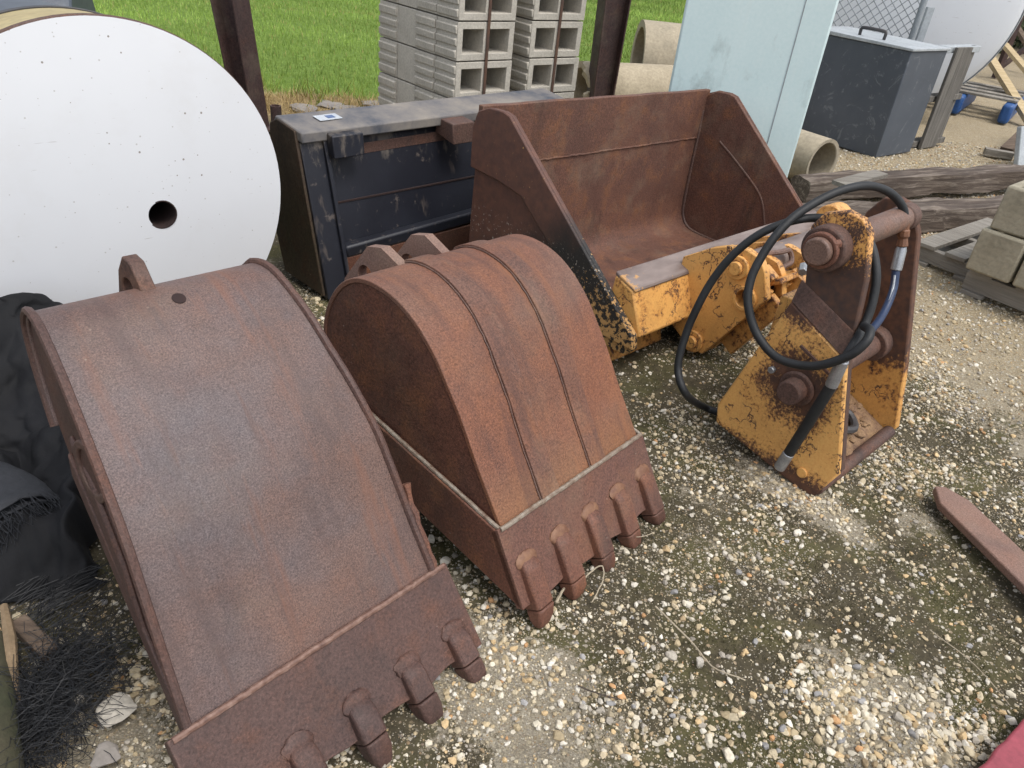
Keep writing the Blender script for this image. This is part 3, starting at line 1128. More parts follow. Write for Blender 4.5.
def bucket(spec):
    root = thing(spec['name'], spec['label'], 'bucket', spec['loc'], spec['yaw'], spec['beta'])
    tp = spec['taper']
    xl = lambda y: spec['xl'] + tp * max(y, 0)
    xr = lambda y: spec['xr'] - tp * max(y, 0)
    curve = [tuple(p) for p in catmull(spec['prof'], 6)]   # from weld up over the crest to the heel
    weld = np.array(spec['prof'][0])
    lip = np.array(spec['lip'])
    mats = spec['mats']
    ov = spec.get('over', .003)
    mb = MB()
    strap_loft(mb, curve, lambda y: xl(y) - ov, lambda y: xr(y) + ov, -.012, 0)
    mb.build('shell', mats['shell'], root, .002)
    base = spec['base']         # back end of the opening plane
    inner = offset_prof(curve, -.011)
    for side in (0, 1):
        mb = MB()
        poly = [tuple(p) for p in inner] + [tuple(base), tuple(lip + np.array([.02, .004]))]
        if side == 0:
            mb.prism(poly, 0, 0, lambda s, y: xl(y) + (0 if s == 0 else .018))
        else:
            mb.prism(poly, 0, 0, lambda s, y: xr(y) - (.018 if s == 0 else 0))
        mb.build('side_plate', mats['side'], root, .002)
        # cutter strip along the opening
        mb = MB()
        wt = spec['strip']
        up = np.array(base) - lip
        pl = [tuple(lip), tuple(weld), tuple(np.array(base) + np.array([0.0, wt])), tuple(base)]
        if side == 0:
            mb.prism(pl, 0, 0, lambda s, y: xl(y) - (spec.get('cut', .02) if s == 0 else -.001))
        else:
            mb.prism(pl, 0, 0, lambda s, y: xr(y) + (-.001 if s == 0 else spec.get('cut', .02)))
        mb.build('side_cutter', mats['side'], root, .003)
        if spec.get('no_side_weld'):
            continue
        mb = MB()
        x = xl(0) - .012 if side == 0 else xr(0) + .012
        xb = xl(base[0]) - .012 if side == 0 else xr(base[0]) + .012
        mb.tube(rough_path((x, weld[0], weld[1] + .004), (xb, base[0], base[1] + wt + .004), 40, .0006), .005, 7)
        mb.build('weld_seam', spec['weldmat'], root)
    # cutting lip
    d = (lip - weld) / np.linalg.norm(lip - weld)
    n = np.array([-d[1], d[0]])
    if n[1] < 0:
        n = -n
    mb = MB()
    q = [weld + n * .006 - d * .004, lip + n * .004, lip - n * .018, weld - n * .018]
    nseg = 44
    rows = []
    for k in range(nseg + 1):
        x = spec['xl'] - .02 + (spec['xr'] - spec['xl'] + .04) * k / nseg
        wv = .006 * (vnoise(x * 1.0, 0.3, 22, 3) - .5) + .004 * sin(x * 40)
        e = d * wv
        rows.append([(x, *q[0]), (x, *(q[1] + e)), (x, *(q[2] + e)), (x, *q[3])])
    mb.loft(rows)
    mb.build('cutting_edge', mats['lip'], root, .002)
    mb = MB()
    p = weld + n * .006
    mb.tube(rough_path((spec['xl'] - .012, *p), (spec['xr'] + .012, *p), 60, .0006), .006, 8)
    mb.build('weld_seam', spec['weldmat'], root)
    # teeth
    L = np.linalg.norm(lip - weld)
    for x in spec['teeth']:
        def sect(s, w, t0, t1, xo=0):
            c = weld + d * s
            e = min(.005, (t1 - t0) * .4)
            return [(x + xo - w / 2, *(c + n * t0)), (x + xo - w / 2, *(c + n * (t1 - e))), (x + xo - w / 2 + e * 1.3, *(c + n * t1)), (x + xo + w / 2 - e * 1.3, *(c + n * t1)), (x + xo + w / 2, *(c + n * (t1 - e))), (x + xo + w / 2, *(c + n * t0))]
        tl = spec['tooth_len']
        s0 = L * spec.get('root', .4)
        w = spec['tooth_w']
        wob = random.uniform(-.002, .002) + .006 + spec['fan'] * (x - (spec['xl'] + spec['xr']) / 2)
        mb = MB()
        r_ = lambda a: random.uniform(-a, a)
        mb.loft([sect(s0 - .004, w * .5, .0, .007), sect(s0 + .004, w * .78, -.002, .014), sect(s0 + .014, w * .95, -.01, .021), sect(s0 + .03, w, -.018, .026 + r_(.002)), sect(L + .012, w * (1.02 + r_(.03)), -.018, .027 + r_(.002))])
        th = mb.build('tooth', mats['tooth'], root, .004)
        mb = MB()
        k_ = 1 + r_(.1)
        mb.loft([sect(L + .0145, w * .98, -.019, .027), sect(L + tl * .55, w * (.95 + r_(.03)), -.017, .021 + r_(.002), wob * .5), sect(L + tl * .86 * k_, w * (.74 + r_(.06)), -.011, .011, wob), sect(L + tl * k_, w * (.46 + r_(.1)), -.007, .002 + r_(.001), wob)])
        tip = mb.build('tooth_tip', mats['tooth'], th, .004)
        cpt = weld + d * (s0 + .004) + n * .0065
        mb = MB()
        lv, lf = ico(2)
        pp = []
        for q in lv:
            a_ = 1 + .16 * (random.random() - .5)
            e_ = d * (q[1] * .021 * a_) + n * (q[2] * .0085 * a_)
            pp.append((x + q[0] * w * .62 * a_, *(cpt + e_)))
        mb.add(pp, [tuple(k) for k in lf])
        mb.build('weld_seam', M_['weld_root'] if spec.get('bright_root') else mats['tooth'], th, 0, 60)
    # wear straps
    for a, b in spec.get('straps', []):
        mb = MB()
        cv = curve[0:spec['strap_n']]
        strap_loft(mb, cv, lambda y: a + .05 * (y - .12), lambda y: b + .05 * (y - .12), 0.0005, .008)
        mb.build('wear_strap', mats['strap'], root, .0015)
        mb = MB()
        pts = [(a - .002 + .05 * (q[0] - .12), *p) for q, p in zip(cv, offset_prof(cv, .002))]
        pts = [(q[0] + random.uniform(-.0012, .0012), q[1], q[2]) for q in pts]
        mb.tube(pts, .0022, 6)
        mb.build('weld_seam', M_['rust_brown'], root)
    # mounting ears at the back
    for (ex, poly, hc, hr) in spec['ears']:
        mb = MB()
        mb.plate_hole(poly, hc, hr, ex, ex + .028)
        e = mb.build('mounting_ear', mats['ear'], root, .003)
    if 'extra' in spec:
        spec['extra'](root, curve, xl, xr, weld, lip, d, n)
    return root


# the middle bucket
b2prof = [(.121, .207), (.205, .322), (.262, .408), (.31, .47), (.36, .53), (.426, .583), (.495, .613), (.57, .621), (.635, .606), (.69, .563), (.73, .49), (.742, .41), (.735, .34)]
bucket(dict(name='digging_bucket', label='smaller orange rusty digging bucket with wear straps, lying teeth down in the middle',
            loc=(.125, 1.182, 0), yaw=.917, beta=.039, xl=-.032, xr=.515, taper=0.0, prof=b2prof, lip=(.018, .045), base=(.735, .19), strip=.13,
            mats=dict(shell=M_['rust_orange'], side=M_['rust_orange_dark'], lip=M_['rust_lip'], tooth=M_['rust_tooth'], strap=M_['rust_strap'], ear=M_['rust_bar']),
            weldmat=M_['weld'], bright_root=True, teeth=[0.0, .121, .243, .364, .485], tooth_len=.07, tooth_w=.054, root=.46, fan=.045,
            straps=[(.105, .168), (.30, .36)], strap_n=52,
            ears=[(.105, [(.6, .52), (.62, .6), (.7, .628), (.75, .615), (.835, .5), (.84, .42), (.7, .42)], (.755, .535), .028),
                  (.25, [(.6, .52), (.62, .6), (.7, .632), (.75, .618), (.835, .5), (.84, .42), (.7, .42)], (.755, .535), .028)]))

# the near bucket
b1prof = [(.192, .163), (.262, .268), (.318, .358), (.37, .437), (.44, .51), (.505, .566), (.56, .613), (.615, .65), (.675, .678), (.73, .674), (.764, .64), (.764, .585), (.742, .52), (.705, .455)]


def b1_extra(root, curve, xl, xr, weld, lip, d, n):
    # drilled hole near the crest, its shade painted as a solid dark disc
    i = min(range(len(curve)), key=lambda k: abs(curve[k][0] - .66))
    p = np.array(curve[i])
    tn = np.array(curve[i + 1]) - np.array(curve[i - 1])
    nn = np.array([-tn[1], tn[0]]) / np.linalg.norm(tn)
    mb = MB()
    mb.cyl((-.238, *(p - nn * .012)), (-.238, *(p + nn * .0015)), .0125, 24)
    mb.build('drain_hole_shade', M_['hole'], root)
    # rolled rims standing along both edges of the shell
    for side in (0, 1):
        mb = MB()
        rr = []
        for k, q in enumerate(offset_prof(curve, .002)):
            y = curve[k][0]
            rr.append(((xl(y) - .004) if side == 0 else (xr(y) + .004), q[0], q[1] + random.uniform(-.001, .001)))
        mb.tube(rr, .008, 8)
        mb.build('edge_rim', M_['rust_purple_dark'], root)
    # bolted wear plate on the left side
    mb = MB()
    mb.prism([(.33, .23), (.40, .36), (.52, .47), (.6, .5), (.58, .44), (.48, .36)], 0, 0, lambda s, y: xl(y) - (.009 if s == 0 else -.004))
    mb.build('wear_plate', M_['rust_purple_dark'], root, .006)
    # round boss let into the left side
    mb = MB()
    xb_ = xl(.5)
    mb.ring((xb_ - .009, .5, .485), (xb_ + .004, .5, .485), .056, .04, 36)
    bo_ = mb.build('boss', M_['rust_brown'], root, .003)
    mb = MB()
    mb.cyl((xb_ - .003, .5, .485), (xb_ + .004, .5, .485), .04)
    mb.build('boss_cap', M_['rust_purple_dark'], bo_)
    # torn bead of weld metal on the right edge
    mb = MB()
    pts = [(xr(.2) + .012 + random.uniform(-.003, .003), .30 - .012 * k, .325 - .0185 * k) for k in range(10)]
    mb.tube(pts, [.009 + random.uniform(-.003, .003) for _ in pts], 8)
    mb.build('weld_seam', M_['rust_tooth'], root)


bucket(dict(name='digging_bucket', label='larger purple brown rusty digging bucket, nearest the camera at the left',
            loc=(.015, .99, 0), yaw=.896, beta=.04, xl=-.533, xr=.032, taper=.1, prof=b1prof, lip=(.066, .03), base=(.635, .39), strip=.05, cut=.008, no_side_weld=True,
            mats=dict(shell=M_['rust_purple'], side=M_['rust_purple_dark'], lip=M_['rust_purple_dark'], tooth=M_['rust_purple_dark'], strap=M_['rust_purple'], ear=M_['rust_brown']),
            weldmat=M_['weld_rust'], teeth=[0.0, -.125, -.25, -.375, -.5], tooth_len=.075, tooth_w=.05, root=.66, over=.006, fan=.02,
            ears=[(-.285, [(.62, .58), (.68, .66), (.735, .722), (.765, .726), (.79, .69), (.82, .56), (.8, .48), (.7, .5)], (.755, .66), .024),
                  (-.16, [(.62, .58), (.66, .64), (.72, .66), (.8, .62), (.85, .56), (.84, .48), (.7, .5)], (.765, .6), .02)],
            extra=b1_extra))

# ------------------------------------------------------------------ loader bucket
YAW_L = radians(47.8)
LT = (.398, 2.282, .03)
LW = 1.53
ld = thing('loader_bucket', 'wide rusty loader bucket standing with its mouth open and a yellow beam in front', 'bucket', LT, YAW_L, .03)
floor_prof = [(.862, .69), (.858, .58), (.852, .47), (.848, .3), (.842, .14), (.825, .06), (.77, .012), (.64, .0), (.5, .005), (.36, .03), (.22, .1), (.15, .2)]
cv = catmull(floor_prof, 5)
mb = MB()
strap_loft(mb, cv, lambda y: .012, lambda y: LW - .012, 0.0, .014)
mb.build('shell', M_['rust_loader'], ld, .002)
# cutting edge at the top: thicker plate with a small step
mb = MB()
rows = []
for k in range(31):
    x = .0 + LW * k / 30
    wv = .004 * (vnoise(x, .7, 9, 2) - .5)
    rows.append([(x, .848, .47), (x, .85, .697 + wv), (x, .876, .697 + wv), (x, .874, .47)])
mb.loft(rows)
mb.build('cutting_edge', M_['rust_loader'], ld, .003)
mb = MB()
mb.tube(rough_path((.02, .85, .468), (LW - .02, .85, .468), 60, .0016), .005, 7)
mb.build('weld_seam', M_['rust_loader'], ld)
cheek_poly = [(.0, .085), (.012, .133), (.70, .695), (.735, .703), (.8, .7), (.845, .675), (.866, .62), (.866, .3), (.862, .12), (.843, .035), (.785, -.008), (.64, -.018), (.5, -.012), (.3, .06), (.08, .045), (.03, .05)]
for side in (0, 1):
    x0, x1 = (0, .02) if side == 0 else (LW - .02, LW)
    mb = MB()
    mb.prism(cheek_poly, x0, x1)
    ck = mb.build('side_plate', M_['cheek'] if side == 0 else M_['rust_loader'], ld, .004)
    # reinforcement along the front edge and the upper corner
    rf = [(.012, .133), (.70, .697), (.735, .705), (.805, .702), (.862, .678), (.884, .62), (.878, .47), (.72, .46), (.6, .44), (.13, .085), (.0, .085)]
    mb = MB()
    if side == 0:
        mb.prism(rf, -.014, -.001)
    else:
        mb.prism(rf, LW + .001, LW + .015)
    mb.build('side_cutter', M_['cheek'] if side == 0 else M_['rust_loader'], ld, .004)
# seams on the inside of the far cheek
mb = MB()
seam = catmull([(LW - .022, .72, .48, ), (LW - .022, .6, .41), (LW - .022, .44, .3), (LW - .022, .38, .2), (LW - .022, .35, .1)], 8)
mb.tube([tuple(p) for p in seam], .005, 7)
mb.build('weld_seam', M_['rust_brown'], ld)
mb = MB()
pts = [(LW - .024, p[0] - .006, p[1]) for p in cv[4:44]]
mb.tube(pts, .008, 7)
mb.build('weld_seam', M_['rust_brown'], ld)
# beam along the back
bp = [(.14, .305), (.063, .276), (-.004, .121), (.08, .06), (.16, .2)]
mb = MB()
mb.prism([(.15, .302), (.066, .272), (.0, .125), (.06, .08), (.16, .2)], .021, LW - .021)
mb.build('cross_beam', M_['yellow_beam'], ld, .008)
mb = MB()
mb.prism([(.152, .312), (.064, .281), (.058, .268), (.15, .296)], .022, LW - .022)
mb.build('beam_cap', M_['beam_top'], ld, .004)
# lugs with pins in front of the beam
lug2 = [(.1, .3), (.0, .35), (-.06, .375), (-.13, .385), (-.185, .375), (-.215, .34), (-.24, .27), (-.075, .0), (-.02, -.005), (.1, .07)]
lug = [(.1, .32), (.0, .39), (-.06, .418), (-.13, .43), (-.185, .418), (-.215, .38), (-.25, .29), (-.075, .0), (-.02, -.005), (.1, .07)]
for i, lx in enumerate((.345, .49, .67, .86)):
    mb = MB()
    mb.plate_hole(lug if i == 0 else lug2, (-.175, .268), .034, lx, lx + .035)
    lo = mb.build('lug', M_['yellow'] if i == 0 else M_['yellow_worn'], ld, .004)
    if i in (0, 3):
        mb = MB()
        mb.ring((lx - .012, -.175, .268), (lx + .04, -.175, .268), .044, .031)
        mb.build('bushing', M_['yellow'], lo, .002)
        for cy, cz in ((-.12, .362 if i == 0 else .33), (-.03, .035)):
            mb = MB()
            mb.cyl((lx - .014, cy, cz), (lx, cy, cz), .042)
            mb.cyl((lx - .03, cy, cz), (lx - .012, cy, cz), .024)
            mb.build('pin_head', M_['yellow'], lo, .003)
mb = MB()
mb.cyl((.38, -.1, .335), (1.1, -.1, .335), .05)
mb.build('hinge_tube', M_['beam_top'], ld, .003)
mb = MB()
mb.bar((.43, -.2, .36), (.43, .0, .02), .06, .05, (1, 0, 0))
mb.bar((.43, -.26, .27), (.43, -.12, .03), .075, .03, (1, 0, 0))
mb.build('link_bar', M_['yellow_worn'], ld, .005)
mb = MB()
mb.bar((.58, -.26, .33), (.58, -.08, .03), .09, .05, (1, 0, 0))
mb.build('link_bar', M_['yellow_worn'], ld, .005)
mb = MB()
mb.box((.53, -.2, .315), (.2, .1, .02), 0, 0, -.5)
mb.build('link_cover', M_['yellow_worn'], ld, .004)
mb = MB()
mb.prism([(.14, .1), (.1, -.02), (.12, -.03), (.18, .08)], .04, .34)
mb.build('under_plate', M_['yellow_worn'], ld, .003)
for x0_, x1_, mt_ in ((.385, .43, 'yellow_worn'), (.535, .62, 'yellow_worn'), (.72, .8, 'yellow_worn')):
    mb = MB()
    mb.prism([(-.235, .3), (-.085, .01), (.03, .03), (.06, .3), (-.08, .33)], x0_, x1_)
    mb.build('link_housing', M_[mt_], ld, .006)
mb = MB()
mb.prism([(-.2, .3), (-.06, .01), (.03, .03), (.06, .3), (-.06, .3)], .38, .86)
mb.build('link_core', M_['rust_brown'], ld, .004)
# bent retaining wire on the hinge tube
mb = MB()
wr = catmull([(.5, -.13, .385), (.56, -.155, .39), (.62, -.16, .385), (.62, -.18, .35), (.56, -.18, .34), (.5, -.19, .32)], 6)
mb.tube([tuple(p) for p in wr], .01, 8)
mb.build('retaining_wire', M_['pin'], ld)
mb = MB()
mb.cyl((.60, -.235, .36), (.56, -.255, .35), .016, 6)
mb.build('bolt', M_['steel'], ld, .002)
# far end boss of the beam next to the right cheek
mb = MB()
mb.cyl((LW - .14, .03, .32), (LW - .03, .03, .32), .065)
mb.build('end_boss', M_['yellow_worn'], ld, .006)

# ------------------------------------------------------------------ quick coupler
YAW_C = radians(46)
CT = np.array([.913, 1.77, 0])
cp = thing('quick_coupler', 'yellow and rusty quick coupler with two pins, standing in front of the loader bucket', 'coupler', CT, YAW_C)
cpoly = [(0, -.02), (-.047, .098), (.044, .416), (.075, .639), (.105, .752), (.132, .78), (.178, .787), (.233, .764), (.257, .72), (.244, .658), (.22, .552), (.249, .463), (.357, .108), (.346, .05)]
mb = MB()
mb.prism(cpoly, 0, .03)
sp = mb.build('side_plate', M_['yellow_ear'], cp, .005)
cover = [(-.004, -.022), (-.05, .098), (.04, .42), (.236, .515), (.252, .463), (.36, .108), (.349, .045)]
mb = MB()
mb.prism(cover, -.02, -.002)
cv_ = mb.build('cover_plate', M_['yellow_cover'], sp, .006)
mb = MB()   # sloping gusset between the ear and the cover
mb.loft([[(-.02, .04, .42), (-.001, .055, .50), (-.001, .04, .42)], [(-.02, .236, .515), (-.001, .235, .58), (-.001, .236, .515)]])
mb.build('gusset', M_['rust_brown'], sp, .003)
mb = MB()
mb.bar((-.024, .17, .41), (-.024, .045, .36), .006, .008)
mb.build('weld_seam', M_['rust_brown'], sp)
mb = MB()
rpoly = [(.01, -.01), (-.02, .03), (.026, .235), (.142, .645), (.185, .718), (.229, .73), (.275, .717), (.31, .66), (.33, .5), (.357, .108), (.346, .03)]
mb.prism(rpoly, .48, .512)
mb.build('side_plate', M_['yellow_side'], cp, .005)
mb = MB()
mb.prism([(.0, .012), (.3, .14), (.3, .115), (.0, -.012)], .031, .479)
mb.build('floor_plate', M_['debris'], cp, .003)
mb = MB()
mb.cyl((-.012, -.005, .015), (.479, -.005, .015), .02, 20)
mb.build('front_bar', M_['rust_brown'], cp, .003)
mb = MB()
mb.prism([(.26, .12), (.3, .12), (.29, .5), (.25, .5)], .031, .479)
mb.build('back_plate', M_['yellow_worn'], cp, .003)
for (py, pz, hs_, bs) in ((.187, .69, .085, .06), (.14, .287, .06, .052)):
    mb = MB()
    mb.cyl((-.022 if pz < .5 else 0, py, pz), (-.035 if pz < .5 else -.05, py, pz), bs * 1.0, 32)
    bo = mb.build('boss', M_['rust_brown'], cp, .006)
    mb = MB()
    mb.ring((-.05, py, pz), (-.066, py, pz), .047, .036, 32)
    if pz > .5:
        mb.build('collar', M_['rust_tooth'], bo, .003)
    mb = MB()
    mb.cyl((-hs_ - (.015 if pz < .5 else 0), py, pz), (.485, py, pz), .036, 32)
    mb.build('pin', M_['pin'] if pz > .5 else M_['rust_brown'], cp, .005)
    mb = MB()
    mb.cyl((.43, py, pz), (.479, py, pz), .055 if pz < .5 else .04, 32)
    mb.build('boss', M_['rust_brown'], cp, .005)
mb = MB()
mb.cyl((-.06, .16, .715), (-.045, .15, .72), .012, 6)
mb.build('bolt', M_['rust_tooth'], cp, .002)
mb = MB()
mb.cyl((-.034, .225, .305), (-.02, .225, .305), .011, 6)
mb.build('bolt', M_['steel'], cp, .002)
mb = MB()
mb.cyl((-.026, .045, .045), (-.018, .045, .045), .016, 16)
mb.build('bolt', M_['yellow'], cp, .002)
# loose bits lying inside: a bent shackle and a clod
mb = MB()
sh = catmull([(.2, .16, .1), (.23, .08, .07), (.3, .05, .055), (.34, .09, .07), (.31, .13, .09)], 6)
mb.tube([tuple(p) for p in sh], .013, 8)
o = mb.build('shackle', M_['steel_dark'])
o.matrix_world = Matrix.Translation(Vector(CT)) @ Matrix.Rotation(YAW_C, 4, 'Z') @ Matrix.Translation(Vector((0, 0, .012)))
tag(o, 'small bent dark shackle lying on the floor of the yellow coupler', 'shackle')


mb = MB()
lv, lf = ico(1)
for k in range(70):
    cx_, cy_ = random.uniform(.05, .46), random.uniform(.01, .24)
    rr_ = random.choice([.006, .008, .011, .014, .02])
    cz_ = .012 + .427 * cy_ + rr_ * .2
    mb.add([(cx_ + q[0] * rr_ * random.uniform(.8, 1.3), cy_ + q[1] * rr_ * random.uniform(.8, 1.2), cz_ + q[2] * rr_ * .6) for q in lv], [tuple(q) for q in lf])
tag(mb.build('caked_dirt', M_['debris'], cp, 0, 30), kind='stuff')

# ------------------------------------------------------------------ hydraulic hoses
def hp(x, y, off):
    return tuple(on_plane(x, y, CT, YAW_C, off))


def G3(x, y, z):
    return tuple(g(x, y, z))


pathA = [G3(724, 414, .015), G3(704, 407, .017), hp(686, 394, -.13), hp(678, 368, -.12), hp(686, 334, -.09), hp(698, 306, -.07), hp(712, 281, -.05), hp(731, 257, -.03), hp(755, 237, -.0), hp(782, 224, .04), hp(812, 218, .1), hp(845, 222, .12), hp(868, 240, .09), hp(876, 270, .07), hp(873, 300, .05), hp(864, 326, .02), hp(853, 345, -.05), hp(842, 362, -.075)]
ha = thing('hydraulic_hose', 'plain black hydraulic hose hanging across the coupler and down to the gravel', 'hose', pathA[0])


def local(P, root):
    return [tuple(Vector(p) - Vector(root.location)) for p in P]


mb = MB()
mb.tube(local([tuple(p) for p in catmull(pathA, 8)], ha), .0118, 12)
mb.build('hose', M_['rubber'], ha)
e0, e1 = Vector(hp(843, 360, -.08)), Vector(hp(831, 386, -.075))
e2, e3 = Vector(hp(829, 389, -.075)), Vector(hp(789, 453, -.07))
e4 = Vector(hp(779, 468, -.07))
mb = MB()
mb.cyl(*local([e0, e1], ha), .0165, 12)
mb.build('fitting', M_['steel'], ha, .003)
mb = MB()
mb.tube(local([e1, e2.lerp(e3, .5) + Vector((0, 0, -.006)), e3], ha), .0155, 12)
mb.build('sleeve', M_['rubber'], ha)
mb = MB()
mb.cyl(*local([e3, e4], ha), .0165, 12)
mb.build('ferrule', M_['steel'], ha, .003)

pathB = [hp(905, 222, .4), hp(903, 208, .39), hp(894, 196, .36), hp(880, 188, .31), hp(861, 186, .24), hp(832, 194, .15), hp(799, 213, .06), hp(778, 233, .0), hp(762, 256, -.04), hp(751, 279, -.07), hp(748, 304, -.09), hp(757, 334, -.1), hp(778, 358, -.11), hp(812, 366, -.11), hp(846, 357, -.1), hp(865, 343, -.08), hp(870, 331, -.05), hp(864, 326, -.02)]
hb = thing('hydraulic_hose', 'coiled black hydraulic hose looping over the top of the coupler to a brass fitting', 'hose', pathB[0])
cb = [tuple(p) for p in catmull(pathB, 8)]
mb = MB()
mb.tube(local(cb, hb), .0118, 12)
mb.build('hose', M_['rubber'], hb)
q0, q1, q2, q3 = Vector(hp(905, 222, .4)), Vector(hp(902, 246, .4)), Vector(hp(901, 250, .4)), Vector(hp(896, 270, .39))
mb = MB()
mb.tube(local([q0, q0.lerp(q1, .3), q0.lerp(q1, .35), q0.lerp(q1, .6), q0.lerp(q1, .65), q1], hb), [.014, .014, .017, .017, .013, .017], 10)
mb.build('fitting', M_['brass'], hb, .002)
mb = MB()
mb.tube(local([q1, q2, q3], hb), [.012, .016, .016], 12)
mb.build('ferrule', M_['steel'], hb, .002)
pathC = [tuple(q3), hp(893, 290, .37), hp(884, 312, .31), hp(873, 328, .22), hp(858, 342, .1)]
cc_ = [tuple(p) for p in catmull(pathC, 8)]
mb = MB()
mb.tube(local(cc_, hb), .0115, 12)
lower = mb.build('lower_hose', M_['blue_hose'], hb)
mb = MB()
vdir = Vector((-.55, -.8, .25)).normalized()
st_ = [tuple(Vector(p) + vdir * .0098) for p in cc_[2:26]]
mb.tube(local(st_, hb), .0035, 6)
so = mb.build('stripe', M_['paper'], lower)

# ------------------------------------------------------------------ black bucket seen from the back
YB = radians(48)
BT = np.array([-.739, 2.616, 0])
BW = 1.43
bb = thing('skid_steer_bucket', 'navy black skid steer bucket with a dusty top ledge, behind the rusty buckets', 'bucket', BT, YB)
mb = MB()
# frame leaning back: front face from (0,0) to (.16,.59)
fa = lambda z: .27 * z
mb.prism([(fa(.02) + .03, .02), (fa(.59) + .03, .585), (fa(.59) + .05, .585), (fa(.02) + .05, .02)], .0, BW)
mb.build('back_plate', M_['navy'], bb, .003)
mb = MB()
mb.prism([(.135, .56), (.135, .60), (.31, .622), (.325, .60), (.32, .585), (.19, .57)], -.004, BW + .004)
mb.build('top_ledge', M_['ledge'], bb, .006)
for x0, x1 in ((-.002, .10), (BW - .1, BW + .002)):
    mb = MB()
    mb.prism([(fa(.0), .0), (fa(.56), .56), (fa(.56) + .03, .56), (fa(.0) + .03, .0)], x0, x1)
    mb.build('side_upright', M_['navy'], bb, .003)
mb = MB()
mb.prism([(fa(.0) - .014, .0), (fa(.45) - .016, .45), (fa(.575) - .012, .575), (fa(.575) + .02, .575), (fa(.0) + .02, .0)], .088, .104)
mb.build('flange', M_['navy'], bb, .002)
mb = MB()
mb.prism([(fa(.33) + .026, .326), (fa(.33) + .026, .332), (fa(.33) + .04, .334), (fa(.33) + .04, .324)], .104, BW - .1)
mb.build('seam', M_['hole'], bb)
mb = MB()
mb.bar((.104, fa(.2) - .0, .16), (BW - .1, fa(.2) - .0, .2), .05, .05)
mb.build('lower_rail', M_['navy'], bb, .01)
mb = MB()
mb.bar((.104, fa(.08) + .02, .08), (BW - .1, fa(.08) + .02, .1), .02, .12)
mb.build('bottom_plate', M_['rust_orange_dark'], bb, .004)
mb = MB()
mb.bar((.2, fa(.51) + .026, .505), (BW * .8, fa(.52) + .026, .517), .006, .04)
mb.build('rust_strip', M_['rust_brown'], bb, .002)
for x0, x1, o_ in ((.10, .235, 0), (.64, .76, .01), (1.1, 1.22, .0)):
    mb = MB()
    mb.prism([(.09 - o_ * 4, .505), (.10 - o_ * 4, .585), (.16, .592), (.17, .53)], x0, x1)
    mb.build('hook_tab', M_['rust_brown'] if o_ else M_['navy'], bb, .004)
for x in (0, BW):
    mb = MB()
    mb.prism([(.02, .01), (.17, .6), (.29, .615), (.34, .59), (.36, .2), (.3, .01)], x - .012 if x == 0 else x, x if x == 0 else x + .012)
    mb.build('side_plate', M_['olive_rust'], bb, .003)
mb = MB()
mb.prism([(.3, .01), (.35, .3), (.335, .58), (.325, .58), (.335, .3), (.28, .01)], .0, BW)
mb.build('shell', M_['olive_rust'], bb)
mb = MB()
mb.box((.17, .235, .6165), (.1, .05, .0015), .05, 0, .126)
stk = mb.build('sticker', M_['paper'], bb)
mb = MB()
mb.box((.18, .235, .6180), (.034, .025, .001), .05, 0, .126)
mb.build('sticker_print', M_['ink'], stk)

# ------------------------------------------------------------------ white tank at the left
TY = .8
nT = np.array([sin(TY), -cos(TY), 0])
TC = np.array([-1.174, 2.043, .516])
tk = thing('fuel_tank', 'white tank end with a round bung hole and ochre rim, at the left edge', 'tank', (TC[0], TC[1], .014), TY)
# local: head faces -y, body goes +y
RT = .5
_q = on_plane(158.5, 211, TC, TY + pi / 2, 0) - TC   # where the bung sits on the head
hole = (float(_q @ np.array([cos(TY), sin(TY), 0])), float(_q[2]))
mb = MB()
n = 96
R1, r1 = RT, .04
ring_o, ring_i = [], []
vs, fs = [], []
nr = 14
for j in range(nr + 1):
    t = (j / nr) ** .9
    for k in range(n):
        a = 2 * pi * k / n
        po = np.array([RT * cos(a), RT * sin(a)])
        pi_ = np.array(hole) + r1 * np.array([cos(a), sin(a)])
        p = po * (1 - t) + pi_ * t
        rr = np.hypot(*p) / RT
        vs.append((p[0], -.03 * (1 - rr ** 2) - .0, .5 + p[1]))
for j in range(nr):
    for k in range(n):
        fs.append((j * n + k, j * n + (k + 1) % n, (j + 1) * n + (k + 1) % n, (j + 1) * n + k))
mb.add(vs, fs)
head = mb.build('tank_head', M_['white'], tk, smooth=60)
mb = MB()
inner = [(hole[0] + r1 * cos(2 * pi * k / 32), hole[1] + r1 * sin(2 * pi * k / 32)) for k in range(32)]
mb.ring((hole[0], -.029, .5 + hole[1]), (hole[0], .2, .5 + hole[1]), r1 + .003, r1 - .0005)
mb.cyl((hole[0], .2, .5 + hole[1]), (hole[0], .204, .5 + hole[1]), r1 + .003)
mb.build('bung_hole', M_['hole'], head)
mb = MB()
rows = []
for y, r in ((.001, RT - .004), (.006, RT + .003), (.02, RT + .003), (.024, RT)):
    rows.append([(r * cos(2 * pi * k / n), y, .5 + r * sin(2 * pi * k / n)) for k in range(n)])
mb.loft(rows, False)
mb.build('rim', M_['rust_brown'], tk, smooth=50)
mb = MB()
mb.tube([(0, .024, .5), (0, .06, .5), (0, .3, .5)], [RT - .002, RT - .006, RT * .95], n, False)
mb.build('tank_body', M_['tan_tank'], tk)
mb = MB()
mb.ring((0, .3, .5), (0, .325, .5), RT * .957, RT * .9, n)
mb.build('rear_rim', M_['steel_dark'], tk)
mb = MB()
mb.tube([(0, .31, .5), (0, .34, .5), (0, .8, .5)], [RT * .93, RT * .9, RT * .88], n)
mb.build('rear_body', M_['dark_blue'], tk)
